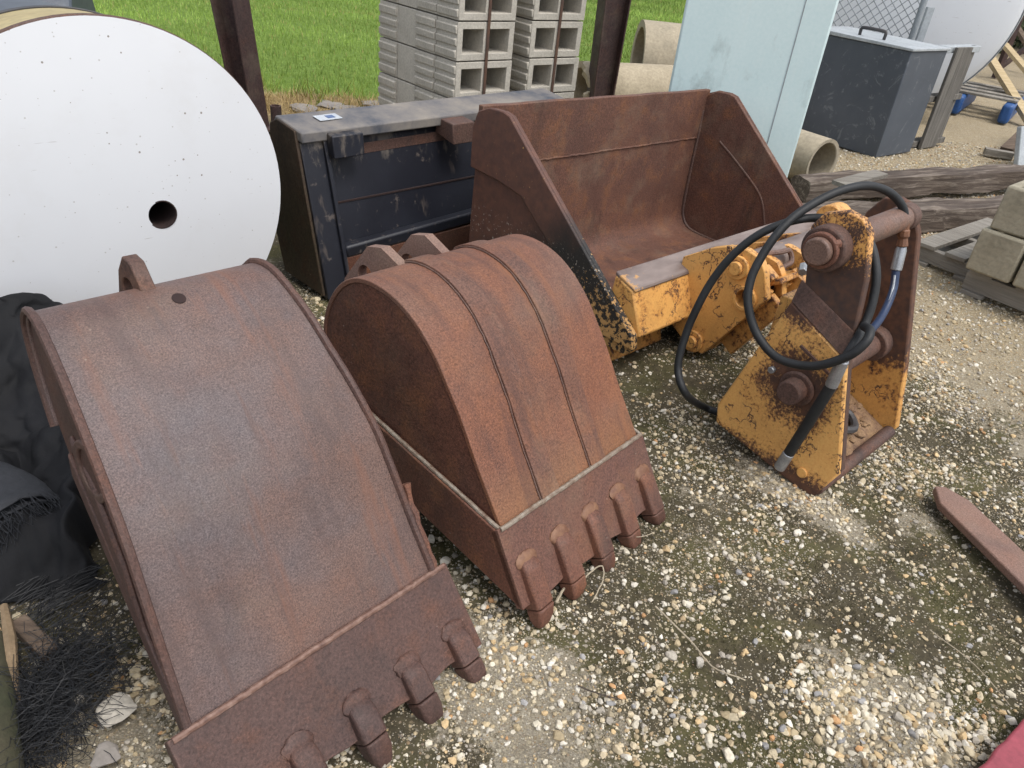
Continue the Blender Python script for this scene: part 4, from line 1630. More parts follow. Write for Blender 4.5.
# the second tank behind
p = g(40, 20, .0)
mb = MB()
t2 = thing('storage_tank', 'slate blue tank just visible over the white tank at the top left corner', 'tank', (-2.95, 3.95, 0), .35)
mb.tube([(-1.2, 0, .45), (-1.0, 0, .45), (.55, 0, .45), (.6, 0, .45)], [.38, .43, .43, .41], 48)
mb.build('tank_body', M_['dark_blue'], t2, .01)
for x in (-.7, .3):
    mb = MB()
    mb.ring((x, 0, .45), (x + .05, 0, .45), .437, .42, 48)
    mb.build('band', M_['steel_dark'], t2)
    mb = MB()
    mb.box((x, 0, .04), (.08, .6, .08))
    mb.build('saddle', M_['rust_post'], t2)

# ------------------------------------------------------------------ steel posts


def post(name, label, base, yaw, h, bw, tw, lean=0):
    t = thing(name, label, 'post', base, yaw)
    for s in (-1, 1):
        mb = MB()
        vs = []
        for z, w in ((-.02, bw), (h, tw)):
            vs.append([(s * w / 2 - .006, -.075, z), (s * w / 2 + .006, -.075, z), (s * w / 2 + .006, .075, z), (s * w / 2 - .006, .075, z)])
        mb.loft(vs)
        mb.build('flange', M_['rust_post'], t, .003)
    mb = MB()
    mb.loft([[(-bw / 2, -.006, -.02), (bw / 2, -.006, -.02), (bw / 2, .006, -.02), (-bw / 2, .006, -.02)], [(-tw / 2, -.006, h), (tw / 2, -.006, h), (tw / 2, .006, h), (-tw / 2, .006, h)]])
    mb.build('web', M_['rust_post'], t)
    mb = MB()
    mb.box((0, 0, .005), (.26, .24, .016))
    mb.build('base_plate', M_['rust_post'], t, .002)
    t.rotation_euler = (0, lean, yaw)
    return t


pl_ = g(254, 130)
pr_ = g(596, 122)
post('steel_post', 'dark rusty steel post rising behind the white tank', (pl_[0], pl_[1], 0), -.3, 2.2, .12, .21, -.13)
post('steel_post', 'dark rusty steel post beside the concrete blocks and pale blue panel', (pr_[0], pr_[1], 0), .35, 2.2, .15, .24)
bm0, bm1 = g(598, 118), g(768, 104)
t = thing('steel_beam', 'dark steel beam lying on the ground from the right post toward the blue panel', 'beam', (bm0[0], bm0[1], 0), atan2(bm1[1] - bm0[1], bm1[0] - bm0[0]))
bl = hypot(bm1[0] - bm0[0], bm1[1] - bm0[1])
mb = MB()
mb.box((bl / 2, 0, .2), (bl, .14, .012))
mb.build('top_flange', M_['rust_post'], t, .002)
mb = MB()
mb.box((bl / 2, 0, .1), (bl, .01, .19))
mb.build('web', M_['rust_post'], t)
mb = MB()
mb.box((bl / 2, 0, .0), (bl, .14, .012))
mb.build('bottom_flange', M_['rust_post'], t, .002)
# thin rod
r0 = g(640, 100)
mb = MB()
mb.tube([tuple(r0), tuple(r0 + np.array([.0, 0, .45]))], .016, 8)
tag(mb.build('steel_rod', M_['steel_dark']), 'thin dark rod standing in front of the concrete pipe beside the right post', 'rod')
# pipe stub
s0 = at(276, 112, 3.75)
mb = MB()
mb.ring((s0[0], s0[1], 0), (s0[0], s0[1], s0[2] + .03), .026, .02, 20)
tag(mb.build('pipe_stub', M_['rust_post']), 'short rusty pipe stub standing between the white tank and the black bucket', 'pipe')

# ------------------------------------------------------------------ concrete block stacks


def block_mesh(ribs):
    mb = MB()
    W, D, H = .394, .196, .196
    xc = [0, .036, .178, .216, .358, W]
    zc = [0, .036, .16, H]
    nX, nZ = 6, 4
    vs = []
    for y in (0, D):
        for z in zc:
            for x in xc:
                vs.append((x, y, z))
    idx = lambda s, k, i: s * 24 + k * 6 + i
    fs = []
    holes = {(1, 1), (3, 1)}
    for i in range(5):
        for k in range(3):
            if (i, k) in holes:
                a, b, c, d = (i, k), (i + 1, k), (i + 1, k + 1), (i, k + 1)
                for p, q in ((a, b), (b, c), (c, d), (d, a)):
                    fs.append((idx(0, p[1], p[0]), idx(0, q[1], q[0]), idx(1, q[1], q[0]), idx(1, p[1], p[0])))
                continue
            fs.append((idx(0, k, i), idx(0, k, i + 1), idx(0, k + 1, i + 1), idx(0, k + 1, i)))
            fs.append((idx(1, k, i), idx(1, k + 1, i), idx(1, k + 1, i + 1), idx(1, k, i + 1)))
    for i in range(5):
        fs.append((idx(0, 0, i), idx(1, 0, i), idx(1, 0, i + 1), idx(0, 0, i + 1)))
        fs.append((idx(0, 3, i), idx(0, 3, i + 1), idx(1, 3, i + 1), idx(1, 3, i)))
    for k in range(3):
        fs.append((idx(0, k, 0), idx(0, k + 1, 0), idx(1, k + 1, 0), idx(1, k, 0)))
        fs.append((idx(0, k, 5), idx(1, k, 5), idx(1, k + 1, 5), idx(0, k + 1, 5)))
    mb.add(vs, fs)
    if ribs:
        for z0, z1 in ((.012, .055), (.075, .115), (.135, .18)):
            mb.loft([[(0.001, .004, z0), (-.009, .004, z0 + .002), (-.014, .004, z1 - .006), (.001, .004, z1)], [(0.001, D - .004, z0), (-.01, D - .004, z0 + .002), (-.012, D - .004, z1 - .005), (.001, D - .004, z1)]])
    return mb


protos = {}
for rb in (0, 1):
    protos[rb] = block_mesh(rb).build('concrete_block', M_['block'], None, .003)
used = set()
ROWN = {0: 'bottom row', 1: 'second row up', 2: 'third row up', 3: 'fourth row up', 4: 'top row'}
COLN = {0: 'front column', 1: 'second column from the front', 2: 'third column from the front', 3: 'rear column'}


def block_stack(base, yaw, sname, group, pat):
    w = np.array([cos(yaw), sin(yaw), 0])
    b = np.array([-sin(yaw), cos(yaw), 0])
    for k in range(5):
        for j in range(4):
            rb = pat[j]
            if rb not in used:
                o = protos[rb]
                used.add(rb)
            else:
                o = protos[rb].copy()
                COL.objects.link(o)
            P = np.array(base) + b * (.2 * j) + np.array([0, 0, .203 * k]) + w * random.uniform(-.004, .004) + b * random.uniform(-.003, .003)
            if k == 4 and j == 1:
                P = P - w * .03
            o.location = P
            o.rotation_euler = (0, 0, yaw + random.uniform(-.006, .006))
            tag(o, f'{"rib ended" if rb else "plain"} grey block, {COLN[j]}, {ROWN[k]}, {sname} stack', 'block', group)
    return w, b


zb = .2
wA, bA = block_stack((-.5, 4.42, zb), .752, 'left', 'concrete blocks in the left stack', {0: 1, 1: 1, 2: 0, 3: 1})
wB, bB = block_stack((-.118, 4.81, zb), .71, 'right', 'concrete blocks in the right stack', {0: 1, 1: 1, 2: 0, 3: 1})


def strap(base, yaw, label):
    w = np.array([cos(yaw), sin(yaw), 0])
    b = np.array([-sin(yaw), cos(yaw), 0])
    c = np.array(base) + w * .2
    mb = MB()
    h = 1.02
    x = [c - b * .008, c - b * .008 + np.array([0, 0, h]), c + b * .81 + np.array([0, 0, h]), c + b * .81]
    mb.bar(x[0], x[1], .018, .004, tuple(-b))
    mb.bar(x[1], x[2], .018, .004)
    mb.bar(x[2], x[3], .018, .004, tuple(b))
    tag(mb.build('packing_strap', M_['strap']), label, 'strap')


strap((-.5, 4.42, zb), .752, 'rust brown packing strap around the left block stack')
strap((-.118, 4.81, zb), .71, 'rust brown packing strap around the right block stack')


def pallet(label, base, yaw, L, W, h=.14, mat=None, group='wooden pallets', deckn=6):
    mat = mat or M_['grey_wood']
    t = thing('wooden_pallet', label, 'pallet', base, yaw)
    for y in (.04, W / 2, W - .04):
        mb = MB()
        mb.box((L / 2, y, h * .5), (L, .045, h - .045))
        mb.build('stringer', mat, t, .003)
    for k in range(deckn):
        x = .06 + (L - .12) * k / (deckn - 1)
        mb = MB()
        mb.box((x, W / 2, h - .0105), (.1, W + random.uniform(-.01, .01), .02), random.uniform(-.01, .01))
        mb.build('deck_board', mat, t, .002)
    for k in range(3):
        x = .06 + (L - .12) * k / 2
        mb = MB()
        mb.box((x, W / 2, .012), (.1, W, .02))
        mb.build('bottom_board', mat, t, .002)
    return t


pallet('weathered pallet under the two grey block stacks', (-.5 + .12, 4.42 - .06, .0), .735, 1.1, .86, .195)

# ------------------------------------------------------------------ broken concrete pipes


def pipe(name, label, p0, p1, ro, ri, mat, rough=0, inner=None):
    p0, p1 = Vector(p0), Vector(p1)
    d = p1 - p0
    L = d.length
    yaw = atan2(d.y, d.x)
    n = 48
    t = thing(name, label, 'concrete pipe', (p0.x, p0.y, 0), yaw)
    rows = []
    zc = ro
    jag = [rough * (vnoise(k * .7, .5, 1.0, 7) - .3) for k in range(n)]
    for kind in range(4):
        row = []
        for k in range(n):
            a = 2 * pi * k / n
            x = jag[k] if kind in (0, 3) else L
            r = ro if kind in (0, 1) else ri
            if kind == 3:
                x += .003
            row.append((x, r * cos(a), zc + r * sin(a)))
        rows.append(row)
    mb = MB()
    mb.loft(rows + [rows[0]], False)
    mb.build('pipe_wall', mat, t, .006, 45)
    return t


pa = g(838, 172)
pipe('concrete_pipe', 'short tan concrete pipe with its open end showing beside the charcoal box', (1.81, 4.97, 0), (1.43, 5.46, 0), .155, .128, M_['concrete_pipe'])
pipe('concrete_pipe', 'tan concrete pipe with a rounded dark opening behind the right steel post', (.76, 7.2, 0), (2.7, 7.35, 0), .32, .26, M_['concrete_pipe'])
pipe('concrete_pipe', 'broken pale concrete pipe with a ragged black opening next to the right block stack', (.22, 6.25, 0), (1.3, 6.7, 0), .2, .15, M_['concrete_tan'], .12)

# ------------------------------------------------------------------ pale blue tank
pr0 = g(786, 186)
pl0 = g(646, 205)
yw = radians(-10)
_d = ray(784, 190)
_A = np.array([[_d[0], -cos(yw)], [_d[1], -sin(yw)]])
BLW = float(np.linalg.solve(_A, pl0[:2])[1])
bt = thing('blue_cabinet', 'tall pale blue painted steel cabinet behind the loader bucket', 'cabinet', (pl0[0], pl0[1], 0), yw)
mb = MB()
mb.prism([(0, -.02), (0, 1.75), (.42, 1.75), (.42, -.02)], 0, BLW)
mb.build('body', M_['blue'], bt, .012)
mb = MB()
mb.box((BLW * .79, -.001, .86), (.004, .004, 1.72))
mb.build('door_seam', M_['galv'], bt)
# ------------------------------------------------------------------ charcoal box with lid
bx = g(875, 158)
ex = g(910, 152)
yb = atan2(ex[1] - bx[1], ex[0] - bx[0])
wB_ = hypot(ex[0] - bx[0], ex[1] - bx[1])
top = None
for z in np.arange(.3, 1.2, .005):   # height at which the corner reaches the lid line
    v = np.array([bx[0], bx[1], z]) - C0
    if 384 - F_PX * (v @ c_u) / (v @ c_f) < 50:
        top = z
        break
HB = top
LB = .85
cb_ = thing('storage_bin', 'charcoal steel storage bin with a pale grey lid and handle', 'bin', (bx[0], bx[1], 0), yb)
mb = MB()
mb.prism([(0, 0), (0, HB - .012), (LB, HB - .012), (LB, 0)], 0, wB_)
mb.build('body', M_['charcoal'], cb_, .006)
mb = MB()
mb.prism([(-.012, HB - .011), (-.012, HB + .008), (LB + .01, HB + .02), (LB + .01, HB - .011)], -.012, wB_ + .02)
lidp = mb.build('lid', M_['lid'], cb_, .004)
mb = MB()
hd = catmull([(.12, .3, HB + .015), (.12, .3, HB + .06), (.12, .33, HB + .07), (.12, .47, HB + .07), (.12, .5, HB + .06), (.12, .5, HB + .015)], 4)
mb.tube([tuple(p) for p in hd], .012, 8)
mb.build('handle', M_['steel_dark'], lidp)
# pallet standing on edge against the bin
st_ = thing('wooden_pallet', 'grey weathered pallet standing on end against the charcoal bin', 'pallet', (ex[0] + .12 * cos(yb), ex[1] + .12 * sin(yb), 0), yb)
for i, (x, wd) in enumerate(((.2, .25), (.46, .07))):
    mb = MB()
    mb.box((x, .03 + .05 * i, (HB + .005) / 2), (wd, .025, HB), 0, 0, 0)
    mb.build('deck_board', M_['grey_wood_z'], st_, .003)
for z in (.03, HB * .5, HB - .02):
    mb = MB()
    mb.box((.27, .1, z), (.54, .09, .045))
    mb.build('stringer', M_['grey_wood_z'] if z < HB - .1 else M_['lid'], st_, .003)

# ------------------------------------------------------------------ white tank far right
tr = thing('large_tank', 'large white tank with a domed end behind the charcoal bin', 'tank', (3.02, 7.75, 0), 0)
dirn = Vector((-.25, -.97, 0)).normalized()
Rb = 1.02
mb = MB()
prof = []
for s, r in ((-2.6, Rb), (-.001, Rb)):
    prof.append((s, r))
rows = []
side = Vector((-dirn.y, dirn.x, 0))
cz = Rb + .03
for s, r in ((-2.6, Rb), (0, Rb)):
    rows.append([dirn * s + side * (r * cos(2 * pi * k / 72)) + Vector((0, 0, cz + r * sin(2 * pi * k / 72))) for k in range(72)])
mb.loft(rows, True)
mb.build('tank_body', M_['white_far'], tr, smooth=50)
mb = MB()
rows = []
for j in range(9):
    a = j / 8 * pi / 2 * .98
    rows.append([dirn * (.004 + .16 * sin(a)) + side * (Rb * cos(a) * cos(2 * pi * k / 72)) + Vector((0, 0, cz + Rb * cos(a) * sin(2 * pi * k / 72))) for k in range(72)])
mb.loft(rows, True)
mb.build('tank_head', M_['white_far'], tr, smooth=60)
mb = MB()
rows = []
for s, r in ((-.02, Rb + .002), (-.01, Rb + .01), (.01, Rb + .01), (.02, Rb + .001)):
    rows.append([dirn * s + side * (r * cos(2 * pi * k / 72)) + Vector((0, 0, cz + r * sin(2 * pi * k / 72))) for k in range(72)])
mb.loft(rows, False)
mb.build('rim', M_['lid'], tr)
for s in (-.5, -2.0):
    mb = MB()
    mb.box(tuple(dirn * s + Vector((0, 0, .06))), (.12, .9, .12), atan2(dirn.y, dirn.x))
    mb.build('saddle', M_['brown_wood'], tr)

# chain link gate in front of it
ga, gb = at(800, 60, 7.1), at(908, 48, 7.05)
gy = atan2(gb[1] - ga[1], gb[0] - ga[0])
gl = hypot(gb[0] - ga[0], gb[1] - ga[1])
gt = thing('chain_link_gate', 'galvanised chain link gate panel between the charcoal bin and the large white tank', 'gate', (ga[0], ga[1], 0), gy)
mb = MB()
mb.tube([(gl, 0, 0), (gl, 0, 1.6)], .026, 12)
mb.tube([(0, 0, 0), (0, 0, 1.6)], .026, 12)
mb.tube([(0, 0, 1.58), (gl, 0, 1.58)], .02, 12)
mb.tube([(0, 0, .08), (gl, 0, .08)], .02, 12)
mb.build('frame', M_['galv'], gt)
mb = MB()
s = .075
k = -int(1.6 / s) - 1
while k * s < gl:
    for sg in (1, -1):
        x0 = k * s if sg == 1 else k * s + 1.5
        a0, a1 = x0, x0 + sg * 1.5
        # clip to the frame
        ta, tb = 0, 1
        lo, hi = (0 - a0) / (a1 - a0), (gl - a0) / (a1 - a0)
        ta, tb = max(ta, min(lo, hi)), min(tb, max(lo, hi))
        if tb > ta:
            mb.tube([(a0 + (a1 - a0) * ta, .004 * sg, .08 + 1.5 * ta), (a0 + (a1 - a0) * tb, .004 * sg, .08 + 1.5 * tb)], .004, 5, False)
    k += 1
mb.build('wire_mesh', M_['galv'], gt)
p0, p1 = at(932, 8, 6.9), at(917, 46, 6.75)
mb = MB()
mb.bar((p1[0], p1[1], 0), (p1[0], p1[1], p1[2]), .05, .04, (0, 1, 0))
o = mb.build('marker_stake', M_['steel_dark'])
tag(o, 'narrow dark stake with a pale top beside the chain link gate', 'stake')
mb = MB()
mb.bar((p1[0], p1[1], p1[2] + .001), (p1[0], p1[1], p1[2] + .28), .052, .042, (0, 1, 0))
mb.build('pale_top', M_['lid'], o)

# ------------------------------------------------------------------ timbers


def timber(label, p0, p1, w, h, seed, name='railroad_tie'):
    p0, p1 = Vector(p0), Vector(p1)
    d = p1 - p0
    t = thing(name, label, 'timber', p0, atan2(d.y, d.x))
    L = d.length
    mb = MB()
    rows = []
    m = 40
    rr = random.Random(seed)
    ph = [rr.uniform(0, 6) for _ in range(8)]
    sect = [(-.5, -.5), (-.15, -.52), (.2, -.5), (.5, -.48), (.52, -.1), (.5, .2), (.46, .47), (.2, .52), (-.05, .46), (-.3, .52), (-.48, .46), (-.52, .1)]
    for i in range(m + 1):
        x = L * i / m
        row = []
        for q, (a, b) in enumerate(sect):
            e = 1 + .07 * sin(x * 9 + ph[q % 8]) + rr.uniform(-.07, .05)
            row.append((x + rr.uniform(-.004, .004), a * w * e, h / 2 + b * h * e))
        rows.append(row)
    mb.loft(rows)
    mb.build('beam', M_['tie'], t, 0, 30)
    return t


tA0, tA1 = g(795, 203, .0), g(1040, 188, .0)
tB0, tB1 = g(780, 236, .0), g(1030, 222, .0)
timber('dark weathered railway timber, the rear one below the gravel and the charcoal bin', (tA0[0], tA0[1], .03), (tA1[0], tA1[1], .03), .16, .13, 1)
timber('dark weathered railway timber, the front one just behind the coupler', (tB0[0], tB0[1] + .06, 0), (tB1[0], tB1[1] + .04, 0), .19, .13, 2)
a, b = g(838, 186, .2), g(880, 176, .22)
mb = MB()
mb.bar((a[0], a[1], .21), (b[0], b[1], .235), .09, .022)
tag(mb.build('splintered_board', M_['grey_wood']), 'short splintered grey board lying on the rear timber', 'board')

# ------------------------------------------------------------------ right hand pallets with tan blocks
pA = g(917, 262)
pB = g(1024, 303)
yP = atan2(pB[1] - pA[1], pB[0] - pA[0])
pallet('weathered grey pallet under the tan blocks at the right edge', (g(957, 292)[0], g(957, 292)[1], 0), yP - .02, 1.15, 1.0, .13)
pallet('empty weathered grey pallet behind the coupler and beside the tan blocks', (g(916, 262)[0] - .05, g(916, 262)[1] + .02, -.005), yP - .02, .6, .85, .115, deckn=4)


def tan_block(P, yaw, label, tilt=0):
    o = block_mesh(0)
    mbx = o.build('concrete_block', M_['block_tan'], None, .01)
    mbx.location = P
    mbx.rotation_euler = (pi / 2, 0, yaw) if tilt else (0, 0, yaw)
    return tag(mbx, label, 'block', 'tan concrete blocks on the right pallet')


c0 = g(964, 268, .135)


def along(dx, dy, z):
    return (c0[0] + cos(yP) * dx - sin(yP) * dy, c0[1] + sin(yP) * dx + cos(yP) * dy, z)


# standing blocks, cores upward: block rotated so that its core axis is vertical
def up_block(dx, dy, z, label, dyaw=0.0):
    o = block_mesh(0).build('concrete_block', M_['block_tan'], None, .01)
    o.rotation_euler = (pi / 2, 0, yP + dyaw + pi / 2)
    P = along(dx, dy, z)
    o.location = P
    return tag(o, label, 'block', 'tan concrete blocks on the right pallet')


up_block(.0, .0, .135, 'tan concrete block at the lower left corner of the right pallet stack')
up_block(.21, -.0, .135, 'tan concrete block at the bottom, cut by the right edge of the photo')
up_block(.02, .02, .335, 'tan hollow concrete block on top of the right pallet stack with its core open', .05)
up_block(.27, .02, .335, 'tan concrete block on the upper right of the right pallet stack', .03)
up_block(.0, .41, .135, 'tan concrete block in the back row of the right pallet stack')

# ------------------------------------------------------------------ clutter far right
mb = MB()
a, b = g(984, 152, .02), g(1012, 157, .02)
mb.bar((a[0], a[1], .03), (b[0], b[1], .03), .08, .05)
tag(mb.build('short_board', M_['grey_wood']), 'short grey board lying on tan gravel near the right edge', 'board')
mb = MB()
a, b = g(1004, 156), g(1022, 140)
mb.bar((a[0], a[1], .04), (b[0] + .1, b[1], .25), .1, .05)
tag(mb.build('dark_board', M_['brown_wood']), 'dark board propped up near the right edge above the timbers', 'board')
a = g(1014, 168)
mb = MB()
mb.box((a[0] + .14, a[1] + .05, .15), (.5, .04, .34), .5, 0, -.35)
tag(mb.build('white_panel', M_['lid'], None, .006), 'white panel corner leaning at the right edge above the timbers', 'panel')
pb = g(985, 122)


def plank(x0, y0, x1, y1, z0, z1, w, mat, label):
    a, b = g(x0, y0, z0), at(x1, y1, g(x0, y0, z0)[1] + z1)
    mb = MB()
    mb.bar(tuple(a), tuple(b), w, .045)
    tag(mb.build('leaning_plank', mat), label, 'plank')


plank(1030, 122, 984, 48, .05, 1.3, .09, M_['tan_wood'], 'pale plank leaning low across the blue pallet at the right edge')
plank(1040, 86, 992, 30, .1, 1.5, .09, M_['tan_wood'], 'pale plank leaning higher beside the large white tank')
plank(1036, 60, 1008, 12, .2, .8, .09, M_['brown_wood'], 'brown plank leaning in the dark brush at the top right corner')
# blue pallet
q = g(1016, 128)
bpal = thing('blue_pallet', 'blue painted pallet lying in the clutter at the right edge', 'pallet', (q[0] - .1, q[1] + .1, 0), 1.0)
for y in (0, .45, .9):
    mb = MB()
    mb.box((.55, y, .095), (1.1, .1, .18))
    mb.build('runner', M_['blue_plastic'], bpal, .03, seg=3)
for k in range(4):
    mb = MB()
    mb.box((.22 + .26 * k, .45, .2), (.12, 1.0, .022))
    mb.build('deck_board', M_['grey_wood'], bpal, .003)
# rusty sheet frame behind
q = g(995, 78)
fr_ = thing('rusty_frame', 'brown rusty steel frame standing behind the leaning planks', 'frame', (q[0], q[1], 0), .4)
mb = MB()
for x in (0, 1.0):
    mb.bar((x, 0, 0), (x, 0, .95), .08, .06, (0, 1, 0))
mb.bar((-.04, 0, .95), (1.04, 0, .95), .06, .08)
mb.bar((0.02, .03, .1), (1.0, .03, .9), .05, .05)
mb.build('bars', M_['rust_post'], fr_)

# tree and brush at the corner


def tree(label, base, h, r, crown, nleaf, cr, sd, name='tree'):
    t = thing(name, label, 'tree' if name == 'tree' else 'shrub', base)
    rr = random.Random(sd)
    mb = MB()
    path = [(0, 0, -.05)]
    for k in range(1, 9):
        path.append((path[-1][0] + rr.uniform(-.05, .05), path[-1][1] + rr.uniform(-.05, .05), h * k / 8))
    mb.tube(path, [r * (1 - .08 * k) for k in range(9)], 10)
    for k in range(7):
        b = Vector(path[3 + k % 6])
        a = rr.uniform(0, 6.28)
        e = b + Vector((cos(a), sin(a), rr.uniform(.2, .9))) * crown * .8
        mb.tube([b, b.lerp(e, .5) + Vector((0, 0, .08)), e], [r * .4, r * .25, r * .1], 6)
    mb.build('trunk', M_['bark'], t)
    N = nleaf
    V3 = np.empty((N, 4, 3))
    cen = rng.normal(0, .45, (40, 3)) * crown + np.array([0, 0, cr])
    cc = cen[rng.integers(0, 40, N)] + rng.normal(0, .16, (N, 3)) * crown
    s = rng.uniform(.03, .065, N)
    u = rng.normal(size=(N, 3))
    u /= np.linalg.norm(u, axis=1)[:, None]
    w = np.cross(u, rng.normal(size=(N, 3)))
    w /= np.linalg.norm(w, axis=1)[:, None]
    V3[:, 0] = cc - u * s[:, None]
    V3[:, 1] = cc + w * s[:, None] * .5
    V3[:, 2] = cc + u * s[:, None]
    V3[:, 3] = cc - w * s[:, None] * .5
    o = np_mesh('crown', V3.reshape(-1, 3), np.arange(N * 4).reshape(-1, 4), M_['leaf'], 4)
    o.parent = t
    return t


tp = g(1016, 52)
tree('leafy tree with a grey trunk at the top right corner behind the clutter', (tp[0] + .2, tp[1], 0), 3.2, .13, 1.3, 9000, 3.2, 3)
tree('dark low shrub behind the blue pallet and leaning planks', (tp[0] - 1.0, tp[1] + .3, 0), .8, .03, .9, 9000, .7, 5, 'shrub')
tree('dark low shrub at the foot of the leafy tree', (tp[0] + 1.0, tp[1] + .8, 0), .9, .03, 1.1, 9000, .8, 6, 'shrub')

# ------------------------------------------------------------------ rusty bar and red panel
a, b = g(938, 486, .04), g(1036, 580, .04)
d = Vector(b - a)
t = thing('steel_bar', 'flat rusty steel bar with a tapered end lying on the gravel at the right', 'bar', (a[0], a[1], 0), atan2(d.y, d.x))
Lb = .62
mb = MB()
hw = .05
outl = [(0, -.012), (.006, .02), (.07, hw), (Lb, hw), (Lb, -hw), (.07, -hw)]
mb.loft([[(x, y, .018) for x, y in outl], [(x, y, .042) for x, y in outl]])
mb.build('bar', M_['rust_bar'], t, .004)
a = g(985, 775)
mb = MB()
e0_, e1_ = g(968, 778, .03), g(1034, 706, .03)
poly = []
for k in range(15):
    q = e0_ + (e1_ - e0_) * k / 14
    poly.append((q[0] + .004 * vnoise(k * .9, .3, 1, 5), q[1] + .007 * (vnoise(k * .9, .8, 1, 6) - .5)))
poly += [(1.5, 1.15), (1.5, .7), (1.05, .75)]
mb.loft([[(x, y, .012) for x, y in poly], [(x, y, .034) for x, y in poly]])
tag(mb.build('red_panel', M_['red'], None, .006, seg=3), 'faded red plastic panel lying at the bottom right corner of the photo', 'panel')

# ------------------------------------------------------------------ tarp, rope and debris at the left
def cloth():
    nx_, ny_ = 110, 110
    P = []
    corners = [on_plane(-70, 284, TC, TY + pi / 2, -.05), on_plane(150, 318, TC, TY + pi / 2, -.05), g(96, 592), g(-90, 610)]
    us = np.linspace(0, 1, nx_)
    vs_ = np.linspace(0, 1, ny_)
    U, W = np.meshgrid(us, vs_)
    c = [np.array(k) for k in corners]
    B_ = ((1 - U) * (1 - W))[..., None] * c[0] + (U * (1 - W))[..., None] * c[1] + (U * W)[..., None] * c[2] + ((1 - U) * W)[..., None] * c[3]
    x, y = B_[..., 0], B_[..., 1]
    f1 = np.abs(np.sin(x * 7 + y * 5.0 + 3 * fbm(x, y, 2.2, 61)))
    f2 = fbm(x, y, 6, 62)
    edge = np.minimum(np.minimum(U, 1 - U), np.minimum(W, 1 - W))
    h = (.03 + .1 * f1 ** 1.6 + .09 * f2) * sstep(0, .12, edge) + .012
    h = h * sstep(-.35, .4, W)
    x = x + (fbm(x, y, 5, 66) - .5) * .14 + (fbm(x, y, 17, 68) - .5) * .05
    y = y + (fbm(x, y, 5, 67) - .5) * .14 + (fbm(x, y, 17, 69) - .5) * .05
    zb_ = B_[..., 2] * (1 - sstep(0, 1, np.clip(W * 1.5, 0, 1)) * .4)
    Vv = np.stack([x, y, np.maximum(zb_ * (1 - W) ** .3, 0) * 1.0 + h - .006], -1).reshape(-1, 3)
    i = (np.arange(ny_ - 1)[:, None] * nx_ + np.arange(nx_ - 1)[None, :]).ravel()
    Fq_ = np.stack([i, i + 1, i + nx_ + 1, i + nx_], -1)
    o = np_mesh('black_tarp', Vv, Fq_, M_['fabric'], 4, None, True)
    sm = o.modifiers.new('thick', 'SOLIDIFY')
    sm.thickness = .003
    return o


tag(cloth(), 'crumpled black fabric sheet spread on the ground below the white tank', 'tarp')
# rolled grey geotextile with frayed end
r0, r1_ = Vector(g(-70, 450, .12)), Vector(g(24, 530, .09))
mb = MB()
d = (r1_ - r0)
L = d.length
yw_ = atan2(d.y, d.x)
rl = thing('fabric_roll', 'rolled grey ground fabric with a frayed end at the left edge', 'fabric roll', (r0.x, r0.y, 0), yw_)
rows = []
turns = 2.4
path = []
nn_ = 70
out_, in_ = [], []
for k in range(nn_ + 1):
    a = turns * 2 * pi * k / nn_
    rad = .05 + .045 * k / nn_
    out_.append((rad * cos(a) * 1.1, rad * sin(a) * .85))
vs, fs = [], []
for s in range(13):
    x = L * s / 12
    for k, (yy, zz) in enumerate(out_):
        j = .004 * sin(x * 30 + k * .5)
        vs.append((x + (random.uniform(-.006, .006) if s == 12 else 0), yy + j, .095 + zz + j))
m = nn_ + 1
for s in range(12):
    for k in range(nn_):
        fs.append((s * m + k, s * m + k + 1, (s + 1) * m + k + 1, (s + 1) * m + k))
mb.add(vs, fs)
ro = mb.build('roll', M_['fabric_grey'], rl, smooth=60)
sm = ro.modifiers.new('thick', 'SOLIDIFY')
sm.thickness = .004
mb = MB()
for _ in range(220):
    k = random.randrange(nn_)
    yy, zz = out_[k]
    mb.tube([(L - .01, yy, .095 + zz), (L + .02, yy + random.uniform(-.01, .01), .095 + zz - .008), (L + random.uniform(.02, .035), yy * 1.05 + random.uniform(-.01, .01), max(.006, .095 + zz - random.uniform(.015, .04)))], .0007, 4, False)
mb.build('frayed_threads', M_['fabric_grey'], rl)

# black fibres
mb = MB()
cx = g(52, 705)
for _ in range(1300):
    a = Vector((cx[0] + random.gauss(0, .04), cx[1] + random.gauss(0, .075), random.uniform(.0, .05)))
    an = random.uniform(0, 2 * pi)
    pts = [a]
    for k in range(4):
        an += random.uniform(-.9, .9)
        pts.append(pts[-1] + Vector((cos(an) * .025, sin(an) * .025, random.uniform(-.012, .013))))
        pts[-1].z = max(pts[-1].z, .002)
    mb.tube(pts, .0006, 4, False)
for _ in range(90):
    b0 = g(random.uniform(60, 115), random.uniform(560, 600), .02)
    a = Vector(b0)
    pts = [a, a + Vector((random.uniform(-.05, 0), -.05, .012)), a + Vector((random.uniform(-.09, -.01), -.11, .002))]
    mb.tube(pts, .0009, 4, False)
tag(mb.build('frayed_fibres', M_['fibre']), 'tangled heap of black shredded fibres in the lower left corner', 'fibres', kind='stuff')


